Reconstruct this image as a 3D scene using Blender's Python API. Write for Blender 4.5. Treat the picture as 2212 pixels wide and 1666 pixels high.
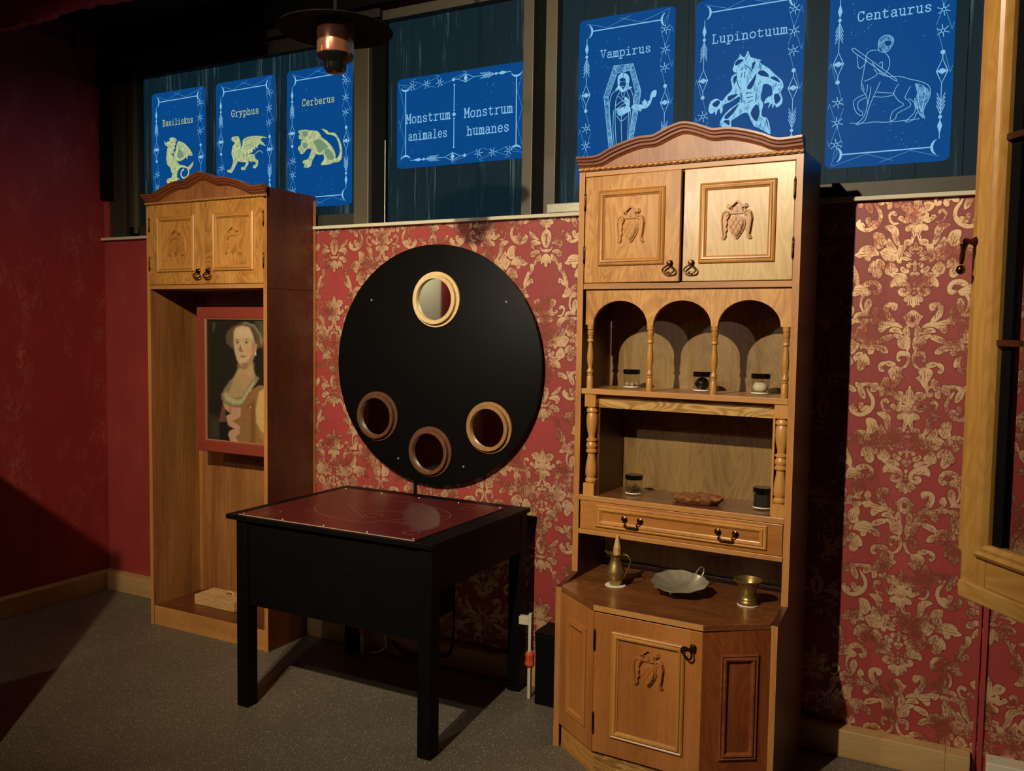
import bpy, bmesh, math, random
import numpy as np
from mathutils import Vector, Matrix
from mathutils.geometry import tessellate_polygon

for _o in list(bpy.data.objects):
    bpy.data.objects.remove(_o, do_unlink=True)
SC = bpy.context.scene
COL = SC.collection
random.seed(4)

# ------------------------------------------------------------------ camera
cam_d = bpy.data.cameras.new('camera')
cam_d.sensor_fit = 'HORIZONTAL'
cam_d.sensor_width = 36.0
cam_d.lens = 1879.78 / 2212 * 36.0
cam_d.clip_start = 0.02
cam_o = bpy.data.objects.new('camera', cam_d)
COL.objects.link(cam_o)
_f = Vector((-0.4681, 0.8814, -0.0638)); _r = Vector((0.8826, 0.4698, 0.0148)); _u = -Vector((0.0430, -0.0494, -0.9979))
_f.normalize(); _r.normalize(); _u.normalize()
cam_o.matrix_world = Matrix(((_r.x, _u.x, -_f.x, 0.0), (_r.y, _u.y, -_f.y, 0.0), (_r.z, _u.z, -_f.z, 1.5), (0, 0, 0, 1)))
SC.camera = cam_o

# ------------------------------------------------------------------ world and lights
W = bpy.data.worlds.new('world'); SC.world = W; W.use_nodes = True
W.node_tree.nodes['Background'].inputs[0].default_value = (0.9, 0.75, 0.6, 1)
W.node_tree.nodes['Background'].inputs[1].default_value = 0.004
SC.view_settings.view_transform = 'Standard'
SC.view_settings.look = 'None'
SC.view_settings.gamma = 1.0
SC.view_settings.use_curve_mapping = False
SC.view_settings.exposure = 0.0

# spotlights on the ceiling: (position, aim, watts, colour, cone degrees, blend, source radius)
SPOTS = [
    ((-1.35, -0.05, 2.97), (-1.14, 3.0, 1.70), 425, (1.0, 0.86, 0.61), 90, 1.0, 0.022),
    ((-1.95, 0.35, 2.35), (-1.2, 3.2, 1.35), 44, (1.0, 0.94, 0.84), 84, 0.7, 0.03),
    ((-1.47, -0.02, 2.97), (-3.30, 3.0, 1.0), 310, (1.0, 0.84, 0.58), 62, 1.0, 0.03),
]
FILL = ((-3.93, 0.13, 2.38), 34, (1.0, 0.82, 0.62), 0.12)  # added fill light for room and pale door, no lamp seen there

# ------------------------------------------------------------------ helpers
def srgb(r, g, b):
    def f(c):
        c /= 255.0
        return c / 12.92 if c <= 0.04045 else ((c + 0.055) / 1.055) ** 2.4
    return (f(r), f(g), f(b), 1.0)

def smooth_obj(o, ang=40):
    me = o.data
    for p in me.polygons: p.use_smooth = True
    try:
        me.set_sharp_from_angle(angle=math.radians(ang))
    except Exception:
        pass

def link(name, me, mat=None, parent=None, loc=None, rot=None):
    o = bpy.data.objects.new(name, me)
    COL.objects.link(o)
    if mat is not None and me is not None:
        me.materials.append(mat)
    if parent is not None: o.parent = parent
    if loc is not None: o.location = loc
    if rot is not None: o.rotation_euler = rot
    return o

def tag(o, label=None, cat=None, group=None, kind=None):
    if label: o['label'] = label
    if cat: o['category'] = cat
    if group: o['group'] = group
    if kind: o['kind'] = kind
    return o

def empty(name, loc, rz=0.0):
    o = bpy.data.objects.new(name, None); COL.objects.link(o)
    o.location = loc; o.rotation_euler = (0, 0, rz); o.empty_display_size = 0.05
    return o

def thing(name, label, cat, loc=(0, 0, 0), rz=0.0, group=None):
    return tag(empty(name, loc, rz), label, cat, group)

class MB:
    def __init__(s): s.v = []; s.f = []; s.mi = []; s.cur = 0
    def add(s, vs, fs):
        n = len(s.v); s.v += [tuple(p) for p in vs]
        for f in fs: s.f.append(tuple(i + n for i in f)); s.mi.append(s.cur)
        return s
    def box(s, x0, x1, y0, y1, z0, z1):
        v = [(x0,y0,z0),(x1,y0,z0),(x1,y1,z0),(x0,y1,z0),(x0,y0,z1),(x1,y0,z1),(x1,y1,z1),(x0,y1,z1)]
        return s.add(v, [(0,3,2,1),(4,5,6,7),(0,1,5,4),(1,2,6,5),(2,3,7,6),(3,0,4,7)])
    def lathe(s, prof, n=24, c=(0,0,0), axis='z', a0=0.0, caps=True):
        vs = []; fs = []
        for (r, h) in prof:
            for k in range(n):
                a = a0 + 2*math.pi*k/n
                if axis == 'z': p = (c[0]+r*math.cos(a), c[1]+r*math.sin(a), c[2]+h)
                elif axis == 'y': p = (c[0]+r*math.cos(a), c[1]+h, c[2]+r*math.sin(a))
                else: p = (c[0]+h, c[1]+r*math.cos(a), c[2]+r*math.sin(a))
                vs.append(p)
        m = len(prof)
        flip = axis == 'y'
        for i in range(m-1):
            for k in range(n):
                q = (i*n+k, i*n+(k+1)%n, (i+1)*n+(k+1)%n, (i+1)*n+k)
                fs.append(q[::-1] if flip else q)
        for i, rev in ((0, True), (m-1, False)):
            if caps and prof[i][0] > 1e-6:
                q = tuple(i*n+k for k in range(n))
                fs.append(q[::-1] if rev != flip else q)
        return s.add(vs, fs)
    def tube(s, path, rad, n=8, closed=False, up=(0,0,1)):
        pts = [Vector(p) for p in path]; m = len(pts)
        rr = rad if hasattr(rad, '__len__') else [rad]*m
        vs = []; fs = []
        prev = None
        for i, p in enumerate(pts):
            if closed: t = pts[(i+1) % m] - pts[i-1]
            else: t = pts[min(i+1, m-1)] - pts[max(i-1, 0)]
            if t.length < 1e-9: t = Vector((0,0,1))
            t.normalize()
            if prev is None:
                ref = Vector(up) if abs(t.dot(Vector(up))) < 0.95 else Vector((1,0,0))
                nrm = (ref - t*ref.dot(t)).normalized()
            else:
                nrm = prev - t*prev.dot(t)
                if nrm.length < 1e-6: nrm = t.orthogonal()
                nrm.normalize()
            prev = nrm; b = t.cross(nrm)
            for k in range(n):
                a = 2*math.pi*k/n
                vs.append(p + (nrm*math.cos(a) + b*math.sin(a))*rr[i])
        for i in range(m if closed else m-1):
            for k in range(n):
                j = (i+1) % m
                fs.append((i*n+k, i*n+(k+1)%n, j*n+(k+1)%n, j*n+k))
        if not closed:
            fs.append(tuple(reversed(range(n)))); fs.append(tuple((m-1)*n+k for k in range(n)))
        return s.add(vs, fs)
    def sphere(s, c, r, n=12, m=8, sc=(1,1,1)):
        prof = [(r*math.sin(math.pi*i/m), -r*math.cos(math.pi*i/m)) for i in range(m+1)]
        k0 = len(s.v)
        s.lathe([(max(a, 1e-7), b) for a, b in prof], n)
        for i in range(k0, len(s.v)):
            v = s.v[i]; s.v[i] = (c[0]+v[0]*sc[0], c[1]+v[1]*sc[1], c[2]+v[2]*sc[2])
        return s
    def prism(s, poly, y0, y1, holes=()):
        """polygon in (x, z), extruded from y0 (front) to y1 (back)"""
        loops = [list(poly)] + [list(h) for h in holes]
        def area(l): return sum(l[i-1][0]*l[i][1]-l[i][0]*l[i-1][1] for i in range(len(l)))
        if area(loops[0]) < 0: loops[0].reverse()
        for l in loops[1:]:
            if area(l) > 0: l.reverse()
        tris = tessellate_polygon([[Vector((x, z, 0)) for x, z in l] for l in loops])
        flat = [p for l in loops for p in l]; n = len(flat)
        vs = [(x, y0, z) for x, z in flat] + [(x, y1, z) for x, z in flat]
        fs = []
        for t in tris:
            a, b, c = t
            ar = (flat[b][0]-flat[a][0])*(flat[c][1]-flat[a][1])-(flat[c][0]-flat[a][0])*(flat[b][1]-flat[a][1])
            if ar < 0: a, c = c, a
            fs.append((a, b, c)); fs.append((c+n, b+n, a+n))
        k = 0
        for l in loops:
            m = len(l)
            for i in range(m):
                j = (i+1) % m
                fs.append((k+j, k+i, k+i+n, k+j+n))
            k += m
        return s.add(vs, fs)
    def flat(s, poly, y):
        """flat polygon in (x, z) facing -y"""
        l = list(poly)
        tris = tessellate_polygon([[Vector((x, z, 0)) for x, z in l]])
        fs = []
        for a, b, c in tris:
            ar = (l[b][0]-l[a][0])*(l[c][1]-l[a][1])-(l[c][0]-l[a][0])*(l[b][1]-l[a][1])
            fs.append((a, b, c) if ar > 0 else (c, b, a))
        return s.add([(x, y, z) for x, z in l], fs)
    def stroke(s, pts, w, y, closed=False):
        """flat ribbon in (x, z) facing -y"""
        P = [Vector(p) for p in pts]; m = len(P)
        if m < 2: return s
        vs = []
        for i, p in enumerate(P):
            a = P[i-1] if (i > 0 or closed) else p
            b = P[(i+1) % m] if (i < m-1 or closed) else p
            t = (b-a)
            if t.length < 1e-9: t = Vector((1, 0))
            t.normalize(); nn = Vector((-t.y, t.x))
            e = Vector((0, 0))
            if not closed and i == 0: e = -t*w*0.4
            if not closed and i == m-1: e = t*w*0.4
            vs += [(p.x+nn.x*w/2+e.x, y, p.y+nn.y*w/2+e.y), (p.x-nn.x*w/2+e.x, y, p.y-nn.y*w/2+e.y)]
        fs = []
        for i in range(m if closed else m-1):
            j = (i+1) % m
            fs.append((2*i, 2*i+1, 2*j+1, 2*j))
        return s.add(vs, fs)
    def frame(s, x0, x1, z0, z1, prof):
        """mitred frame round a rectangle; prof = [(inset, y), ...]"""
        n = len(prof); vs = []
        for k, (cx, cz) in enumerate(((0,0),(1,0),(1,1),(0,1))):
            for (d, y) in prof:
                vs.append(((x0+d) if cx == 0 else (x1-d), y, (z0+d) if cz == 0 else (z1-d)))
        fs = []
        for k in range(4):
            j = (k+1) % 4
            for i in range(n-1):
                fs.append((k*n+i, j*n+i, j*n+i+1, k*n+i+1))
        return s.add(vs, fs)
    def mesh(s, name, smooth=0):
        me = bpy.data.meshes.new(name)
        me.from_pydata(s.v, [], s.f); me.update()
        if any(s.mi): me.polygons.foreach_set('material_index', s.mi)
        return me
    def build(s, name, mat, parent=None, loc=None, rot=None, smooth=0, bevel=0.0, mats=None, fix=True):
        me = s.mesh(name)
        if fix:
            bm = bmesh.new(); bm.from_mesh(me)
            bmesh.ops.recalc_face_normals(bm, faces=bm.faces); bm.to_mesh(me); bm.free()
        o = link(name, me, mat, parent, loc, rot)
        if mats:
            for x in mats: me.materials.append(x)
        if smooth: smooth_obj(o, smooth)
        if bevel:
            m = o.modifiers.new('bevel', 'BEVEL'); m.width = bevel; m.segments = 2; m.limit_method = 'ANGLE'; m.angle_limit = math.radians(40)
        return o

def box(name, mat, parent, x0, x1, y0, y1, z0, z1, bevel=0.0015):
    return MB().box(x0, x1, y0, y1, z0, z1).build(name, mat, parent, bevel=bevel, fix=False)

def catmull(pts, n=4, closed=False):
    P = [Vector(p) for p in pts]; m = len(P); out = []
    rng = range(m) if closed else range(m-1)
    for i in rng:
        if closed: p0, p1, p2, p3 = P[i-1], P[i], P[(i+1) % m], P[(i+2) % m]
        else: p0, p1, p2, p3 = P[max(i-1,0)], P[i], P[i+1], P[min(i+2,m-1)]
        for k in range(n):
            t = k/n
            out.append(0.5*((2*p1)+(p2-p0)*t+(2*p0-5*p1+4*p2-p3)*t*t+(3*p1-p0-3*p2+p3)*t**3))
    if not closed: out.append(P[-1])
    return out

def copy_tree(o, parent=None):
    c = o.copy(); COL.objects.link(c); c.parent = parent
    for ch in [x for x in bpy.data.objects if x.parent == o]:
        copy_tree(ch, c)
    return c

# ------------------------------------------------------------------ materials
def newmat(name):
    m = bpy.data.materials.new(name); m.use_nodes = True
    nt = m.node_tree; b = nt.nodes['Principled BSDF']
    return m, nt, b

def plain(name, col, rough=0.5, metal=0.0, bump=0.0, bscale=80, var=0.12, vscale=12, coat=0.0, spec=0.5):
    m, nt, b = newmat(name)
    tc = nt.nodes.new('ShaderNodeTexCoord')
    n = nt.nodes.new('ShaderNodeTexNoise'); n.inputs['Scale'].default_value = vscale; n.inputs['Detail'].default_value = 5
    nt.links.new(tc.outputs['Object'], n.inputs['Vector'])
    mx = nt.nodes.new('ShaderNodeMix'); mx.data_type = 'RGBA'
    mx.inputs[6].default_value = tuple(c*(1-var) for c in col[:3]) + (1,)
    mx.inputs[7].default_value = tuple(min(1, c*(1+var)) for c in col[:3]) + (1,)
    nt.links.new(n.outputs['Fac'], mx.inputs[0]); nt.links.new(mx.outputs[2], b.inputs['Base Color'])
    b.inputs['Roughness'].default_value = rough; b.inputs['Metallic'].default_value = metal
    b.inputs['Specular IOR Level'].default_value = spec
    if coat: b.inputs['Coat Weight'].default_value = coat; b.inputs['Coat Roughness'].default_value = 0.12
    if bump:
        n2 = nt.nodes.new('ShaderNodeTexNoise'); n2.inputs['Scale'].default_value = bscale; n2.inputs['Detail'].default_value = 4
        nt.links.new(tc.outputs['Object'], n2.inputs['Vector'])
        bp = nt.nodes.new('ShaderNodeBump'); bp.inputs['Strength'].default_value = bump; bp.inputs['Distance'].default_value = 0.002
        nt.links.new(n2.outputs['Fac'], bp.inputs['Height']); nt.links.new(bp.outputs[0], b.inputs['Normal'])
    return m

def wood(name, dark, mid, light, grain='Z', figure=0.5, rough=0.42, coat=0.15, scale=1.0, streak=0.5):
    m, nt, b = newmat(name); N = nt.nodes.new; L = nt.links.new
    tc = N('ShaderNodeTexCoord'); oi = N('ShaderNodeObjectInfo')
    add = N('ShaderNodeVectorMath'); add.operation = 'MULTIPLY_ADD'
    cmb = N('ShaderNodeCombineXYZ')
    for i in range(3): L(oi.outputs['Random'], cmb.inputs[i])
    L(cmb.outputs[0], add.inputs[0]); add.inputs[1].default_value = (7.3, 5.1, 9.7); L(tc.outputs['Object'], add.inputs[2])
    def mapped(al, ac):
        mp = N('ShaderNodeMapping'); s = {'X': (al, ac, ac), 'Y': (ac, al, ac), 'Z': (ac, ac, al)}[grain]
        mp.inputs['Scale'].default_value = tuple(c*scale for c in s); L(add.outputs[0], mp.inputs['Vector']); return mp
    # cathedral figure: contour lines of a stretched noise
    mA = mapped(1.3, 4.5)
    nA = N('ShaderNodeTexNoise'); nA.inputs['Scale'].default_value = 1.6; nA.inputs['Detail'].default_value = 2.5; nA.inputs['Distortion'].default_value = 0.9
    L(mA.outputs[0], nA.inputs['Vector'])
    mul = N('ShaderNodeMath'); mul.operation = 'MULTIPLY'; mul.inputs[1].default_value = 88; L(nA.outputs['Fac'], mul.inputs[0])
    sn = N('ShaderNodeMath'); sn.operation = 'SINE'; L(mul.outputs[0], sn.inputs[0])
    rA = N('ShaderNodeMapRange'); rA.inputs['From Min'].default_value = -1; rA.inputs['From Max'].default_value = 1; L(sn.outputs[0], rA.inputs['Value'])
    # fine fibre
    mB = mapped(2.2, 70)
    nB = N('ShaderNodeTexNoise'); nB.inputs['Scale'].default_value = 1.5; nB.inputs['Detail'].default_value = 4; L(mB.outputs[0], nB.inputs['Vector'])
    # broad tone
    mC = mapped(0.9, 5)
    nC = N('ShaderNodeTexNoise'); nC.inputs['Scale'].default_value = 1.3; nC.inputs['Detail'].default_value = 3; L(mC.outputs[0], nC.inputs['Vector'])
    f1 = N('ShaderNodeMath'); f1.operation = 'MULTIPLY'; f1.inputs[1].default_value = 0.34*figure; L(rA.outputs[0], f1.inputs[0])
    f2 = N('ShaderNodeMath'); f2.operation = 'MULTIPLY_ADD'; f2.inputs[1].default_value = 0.55*streak; L(nB.outputs['Fac'], f2.inputs[0]); L(f1.outputs[0], f2.inputs[2])
    f3 = N('ShaderNodeMath'); f3.operation = 'MULTIPLY_ADD'; f3.inputs[1].default_value = 0.75; L(nC.outputs['Fac'], f3.inputs[0]); L(f2.outputs[0], f3.inputs[2])
    mean = 0.17*figure + 0.275*streak + 0.375
    f4 = N('ShaderNodeMath'); f4.operation = 'SUBTRACT'; f4.inputs[1].default_value = mean-0.5; L(f3.outputs[0], f4.inputs[0])
    cr = N('ShaderNodeValToRGB'); e = cr.color_ramp.elements
    e[0].position = 0.2; e[0].color = dark; e[1].position = 0.78; e[1].color = light
    k = e.new(0.5); k.color = mid
    L(f4.outputs[0], cr.inputs[0]); L(cr.outputs[0], b.inputs['Base Color'])
    b.inputs['Roughness'].default_value = rough
    b.inputs['Coat Weight'].default_value = coat; b.inputs['Coat Roughness'].default_value = 0.22
    bp = N('ShaderNodeBump'); bp.inputs['Strength'].default_value = 0.12; bp.inputs['Distance'].default_value = 0.001
    L(nB.outputs['Fac'], bp.inputs['Height']); L(bp.outputs[0], b.inputs['Normal'])
    return m

def emit(name, col, strength, base=None, rough=0.6):
    m, nt, b = newmat(name)
    b.inputs['Base Color'].default_value = base or (0.0, 0.0, 0.0, 1)
    b.inputs['Emission Color'].default_value = col; b.inputs['Emission Strength'].default_value = strength
    b.inputs['Roughness'].default_value = rough; b.inputs['Specular IOR Level'].default_value = 0.0
    return m

def emit_var(name, c1, c2, strength, scale=60, stretch=(1, 1, 1), lo=0.42, hi=0.62):
    """glowing print whose ink breaks up into two tones, like an engraving"""
    m, nt, b = newmat(name); N = nt.nodes.new; L = nt.links.new
    tc = N('ShaderNodeTexCoord'); mp = N('ShaderNodeMapping'); mp.inputs['Scale'].default_value = stretch; L(tc.outputs['Object'], mp.inputs['Vector'])
    n = N('ShaderNodeTexNoise'); n.inputs['Scale'].default_value = scale; n.inputs['Detail'].default_value = 4; n.inputs['Distortion'].default_value = 1.2; L(mp.outputs[0], n.inputs['Vector'])
    r = N('ShaderNodeMapRange'); r.inputs['From Min'].default_value = lo; r.inputs['From Max'].default_value = hi; L(n.outputs['Fac'], r.inputs['Value'])
    mx = N('ShaderNodeMix'); mx.data_type = 'RGBA'; mx.inputs[6].default_value = c1; mx.inputs[7].default_value = c2; L(r.outputs[0], mx.inputs[0])
    b.inputs['Base Color'].default_value = (0, 0, 0, 1); L(mx.outputs[2], b.inputs['Emission Color']); b.inputs['Emission Strength'].default_value = strength
    b.inputs['Roughness'].default_value = 0.6; b.inputs['Specular IOR Level'].default_value = 0.0
    return m

def glassmat(name, tint=(1,1,1,1), refl=1.0, rough=0.03):
    m = bpy.data.materials.new(name); m.use_nodes = True; nt = m.node_tree; nt.nodes.clear(); N = nt.nodes.new; L = nt.links.new
    out = N('ShaderNodeOutputMaterial'); tr = N('ShaderNodeBsdfTransparent'); tr.inputs[0].default_value = tint
    gl = N('ShaderNodeBsdfGlossy'); gl.inputs['Roughness'].default_value = rough
    fr = N('ShaderNodeLayerWeight'); fr.inputs['Blend'].default_value = 0.5
    pw = N('ShaderNodeMath'); pw.operation = 'POWER'; pw.inputs[1].default_value = 3.5; L(fr.outputs['Facing'], pw.inputs[0])
    mu = N('ShaderNodeMath'); mu.operation = 'MULTIPLY_ADD'; mu.inputs[1].default_value = 0.7*refl; mu.inputs[2].default_value = 0.05*refl; L(pw.outputs[0], mu.inputs[0])
    mx = N('ShaderNodeMixShader'); L(mu.outputs[0], mx.inputs[0]); L(tr.outputs[0], mx.inputs[1]); L(gl.outputs[0], mx.inputs[2])
    L(mx.outputs[0], out.inputs['Surface'])
    return m

def mottled(name, base, spot, amount=0.5, scale=14, rough=0.55, fine=120):
    """paper or plaster of one colour with rubbed, paler specks"""
    m, nt, b = newmat(name); N = nt.nodes.new; L = nt.links.new
    tc = N('ShaderNodeTexCoord')
    n1 = N('ShaderNodeTexNoise'); n1.inputs['Scale'].default_value = scale; n1.inputs['Detail'].default_value = 6; n1.inputs['Roughness'].default_value = 0.65
    n2 = N('ShaderNodeTexNoise'); n2.inputs['Scale'].default_value = fine; n2.inputs['Detail'].default_value = 3
    mp = N('ShaderNodeMapping'); mp.inputs['Scale'].default_value = (1, 1, 0.45)
    L(tc.outputs['Object'], mp.inputs['Vector']); L(mp.outputs[0], n1.inputs['Vector']); L(mp.outputs[0], n2.inputs['Vector'])
    r1 = N('ShaderNodeMapRange'); r1.inputs['From Min'].default_value = 0.5; r1.inputs['From Max'].default_value = 0.75; L(n1.outputs['Fac'], r1.inputs['Value'])
    r2 = N('ShaderNodeMapRange'); r2.inputs['From Min'].default_value = 0.42; r2.inputs['From Max'].default_value = 0.72; L(n2.outputs['Fac'], r2.inputs['Value'])
    mu = N('ShaderNodeMath'); mu.operation = 'MULTIPLY'; L(r1.outputs[0], mu.inputs[0]); L(r2.outputs[0], mu.inputs[1])
    m2 = N('ShaderNodeMath'); m2.operation = 'MULTIPLY'; m2.inputs[1].default_value = amount; L(mu.outputs[0], m2.inputs[0])
    n3 = N('ShaderNodeTexNoise'); n3.inputs['Scale'].default_value = 5; n3.inputs['Detail'].default_value = 4; L(tc.outputs['Object'], n3.inputs['Vector'])
    mb = N('ShaderNodeMix'); mb.data_type = 'RGBA'
    mb.inputs[6].default_value = tuple(c*0.82 for c in base[:3])+(1,); mb.inputs[7].default_value = tuple(c*1.16 for c in base[:3])+(1,)
    L(n3.outputs['Fac'], mb.inputs[0])
    mx = N('ShaderNodeMix'); mx.data_type = 'RGBA'; L(m2.outputs[0], mx.inputs[0]); L(mb.outputs[2], mx.inputs[6]); mx.inputs[7].default_value = spot
    L(mx.outputs[2], b.inputs['Base Color']); b.inputs['Roughness'].default_value = rough
    bp = N('ShaderNodeBump'); bp.inputs['Strength'].default_value = 0.15; bp.inputs['Distance'].default_value = 0.001
    L(n2.outputs['Fac'], bp.inputs['Height']); L(bp.outputs[0], b.inputs['Normal'])
    return m

def gold_ink(name):
    m, nt, b = newmat(name); N = nt.nodes.new; L = nt.links.new
    tc = N('ShaderNodeTexCoord')
    n1 = N('ShaderNodeTexNoise'); n1.inputs['Scale'].default_value = 190; n1.inputs['Detail'].default_value = 4; n1.inputs['Roughness'].default_value = 0.7
    mp = N('ShaderNodeMapping'); mp.inputs['Scale'].default_value = (1.0, 1.0, 0.55); L(tc.outputs['Object'], mp.inputs['Vector']); L(mp.outputs[0], n1.inputs['Vector'])
    n2 = N('ShaderNodeTexNoise'); n2.inputs['Scale'].default_value = 11; n2.inputs['Detail'].default_value = 3; L(tc.outputs['Object'], n2.inputs['Vector'])
    r2 = N('ShaderNodeMapRange'); r2.inputs['From Min'].default_value = 0.35; r2.inputs['From Max'].default_value = 0.68; r2.inputs['To Min'].default_value = -0.26; r2.inputs['To Max'].default_value = 0.2
    L(n2.outputs['Fac'], r2.inputs['Value'])
    ad = N('ShaderNodeMath'); ad.operation = 'ADD'; L(n1.outputs['Fac'], ad.inputs[0]); L(r2.outputs[0], ad.inputs[1])
    r1 = N('ShaderNodeMapRange'); r1.inputs['From Min'].default_value = 0.34; r1.inputs['From Max'].default_value = 0.60; L(ad.outputs[0], r1.inputs['Value'])
    mx = N('ShaderNodeMix'); mx.data_type = 'RGBA'; L(r1.outputs[0], mx.inputs[0])
    mx.inputs[6].default_value = srgb(218, 180, 138); mx.inputs[7].default_value = srgb(146, 74, 58)
    L(mx.outputs[2], b.inputs['Base Color'])
    b.inputs['Roughness'].default_value = 0.44; b.inputs['Metallic'].default_value = 0.45
    return m

WOOD_D, WOOD_M, WOOD_L = srgb(142, 90, 38), srgb(188, 130, 62), srgb(212, 160, 90)
M_oakZ = wood('honey_oak_vertical', WOOD_D, WOOD_M, WOOD_L, 'Z', 0.55, scale=1.2)
M_oakX = wood('honey_oak_horizontal', WOOD_D, WOOD_M, WOOD_L, 'X', 0.35)
M_oakXfig = wood('figured_oak_rail', srgb(120, 82, 36), srgb(172, 126, 62), srgb(204, 164, 98), 'X', 1.0, scale=1.5)
M_edge = wood('oak_edge', srgb(142, 90, 44), srgb(180, 122, 64), srgb(200, 144, 82), 'Z', 0.2)
M_edgeX = wood('oak_edge_horizontal', srgb(142, 90, 44), srgb(182, 126, 66), srgb(202, 148, 86), 'X', 0.2)
M_mould = wood('oak_moulding', srgb(152, 98, 44), srgb(188, 130, 62), srgb(208, 152, 84), 'Z', 0.15, rough=0.36)
M_crown = wood('reddish_crown_wood', srgb(86, 40, 20), srgb(126, 66, 36), srgb(152, 88, 52), 'X', 0.3)
M_crownb = wood('crown_board_wood', srgb(112, 62, 32), srgb(150, 94, 54), srgb(176, 120, 76), 'Z', 0.4)
M_sideD = wood('dark_stained_shaded_side', srgb(46, 19, 9), srgb(74, 33, 16), srgb(98, 49, 26), 'Z', 0.3)
M_inner = wood('stained_inner_wood', srgb(96, 56, 26), srgb(146, 94, 48), srgb(178, 124, 72), 'Z', 0.12, rough=0.5, streak=0.8)
M_back = wood('olive_back_panel', srgb(92, 66, 30), srgb(132, 100, 52), srgb(150, 118, 66), 'Z', 0.4, rough=0.5)
M_top = wood('walnut_worktop', srgb(84, 46, 22), srgb(122, 72, 38), srgb(150, 96, 54), 'X', 0.4, rough=0.3, coat=0.4)
M_redwood = wood('reddish_door_wood', srgb(104, 46, 20), srgb(132, 66, 30), srgb(152, 84, 42), 'Z', 0.4)
M_alder = wood('orange_brown_alder', srgb(130, 74, 30), srgb(168, 104, 48), srgb(190, 128, 66), 'Z', 0.14, rough=0.38)
M_alderX = wood('orange_brown_alder_horizontal', srgb(134, 78, 32), srgb(172, 110, 50), srgb(194, 134, 68), 'X', 0.14, rough=0.38)
M_pale = wood('pale_softwood', srgb(176, 132, 78), srgb(204, 162, 106), srgb(220, 182, 128), 'X', 0.5, rough=0.55, coat=0)
M_base = wood('beige_baseboard_wood', srgb(150, 116, 68), srgb(178, 142, 90), srgb(192, 158, 108), 'X', 0.2, rough=0.5, coat=0.05)
M_bronze = plain('antique_bronze', srgb(92, 66, 38), 0.3, 1.0, var=0.3, vscale=90)
M_brass = plain('aged_brass', srgb(158, 132, 78), 0.36, 0.8, var=0.25, vscale=40)
M_silver = plain('tarnished_silver', srgb(200, 192, 168), 0.34, 0.7, var=0.3, vscale=30)
M_black = plain('black_painted_wood', srgb(9, 8, 8), 0.5, bump=0.05, bscale=140, var=0.25, spec=0.12)
M_matt = plain('matt_black', srgb(7, 7, 8), 0.85, var=0.2, spec=0.15)
M_glossblack = plain('gloss_black_plastic', srgb(12, 12, 12), 0.15, var=0.1)
M_glass = glassmat('jar_glass', (0.96, 0.97, 0.95, 1), 1.0)
M_white = plain('white_card', srgb(226, 216, 200), 0.7)

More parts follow.
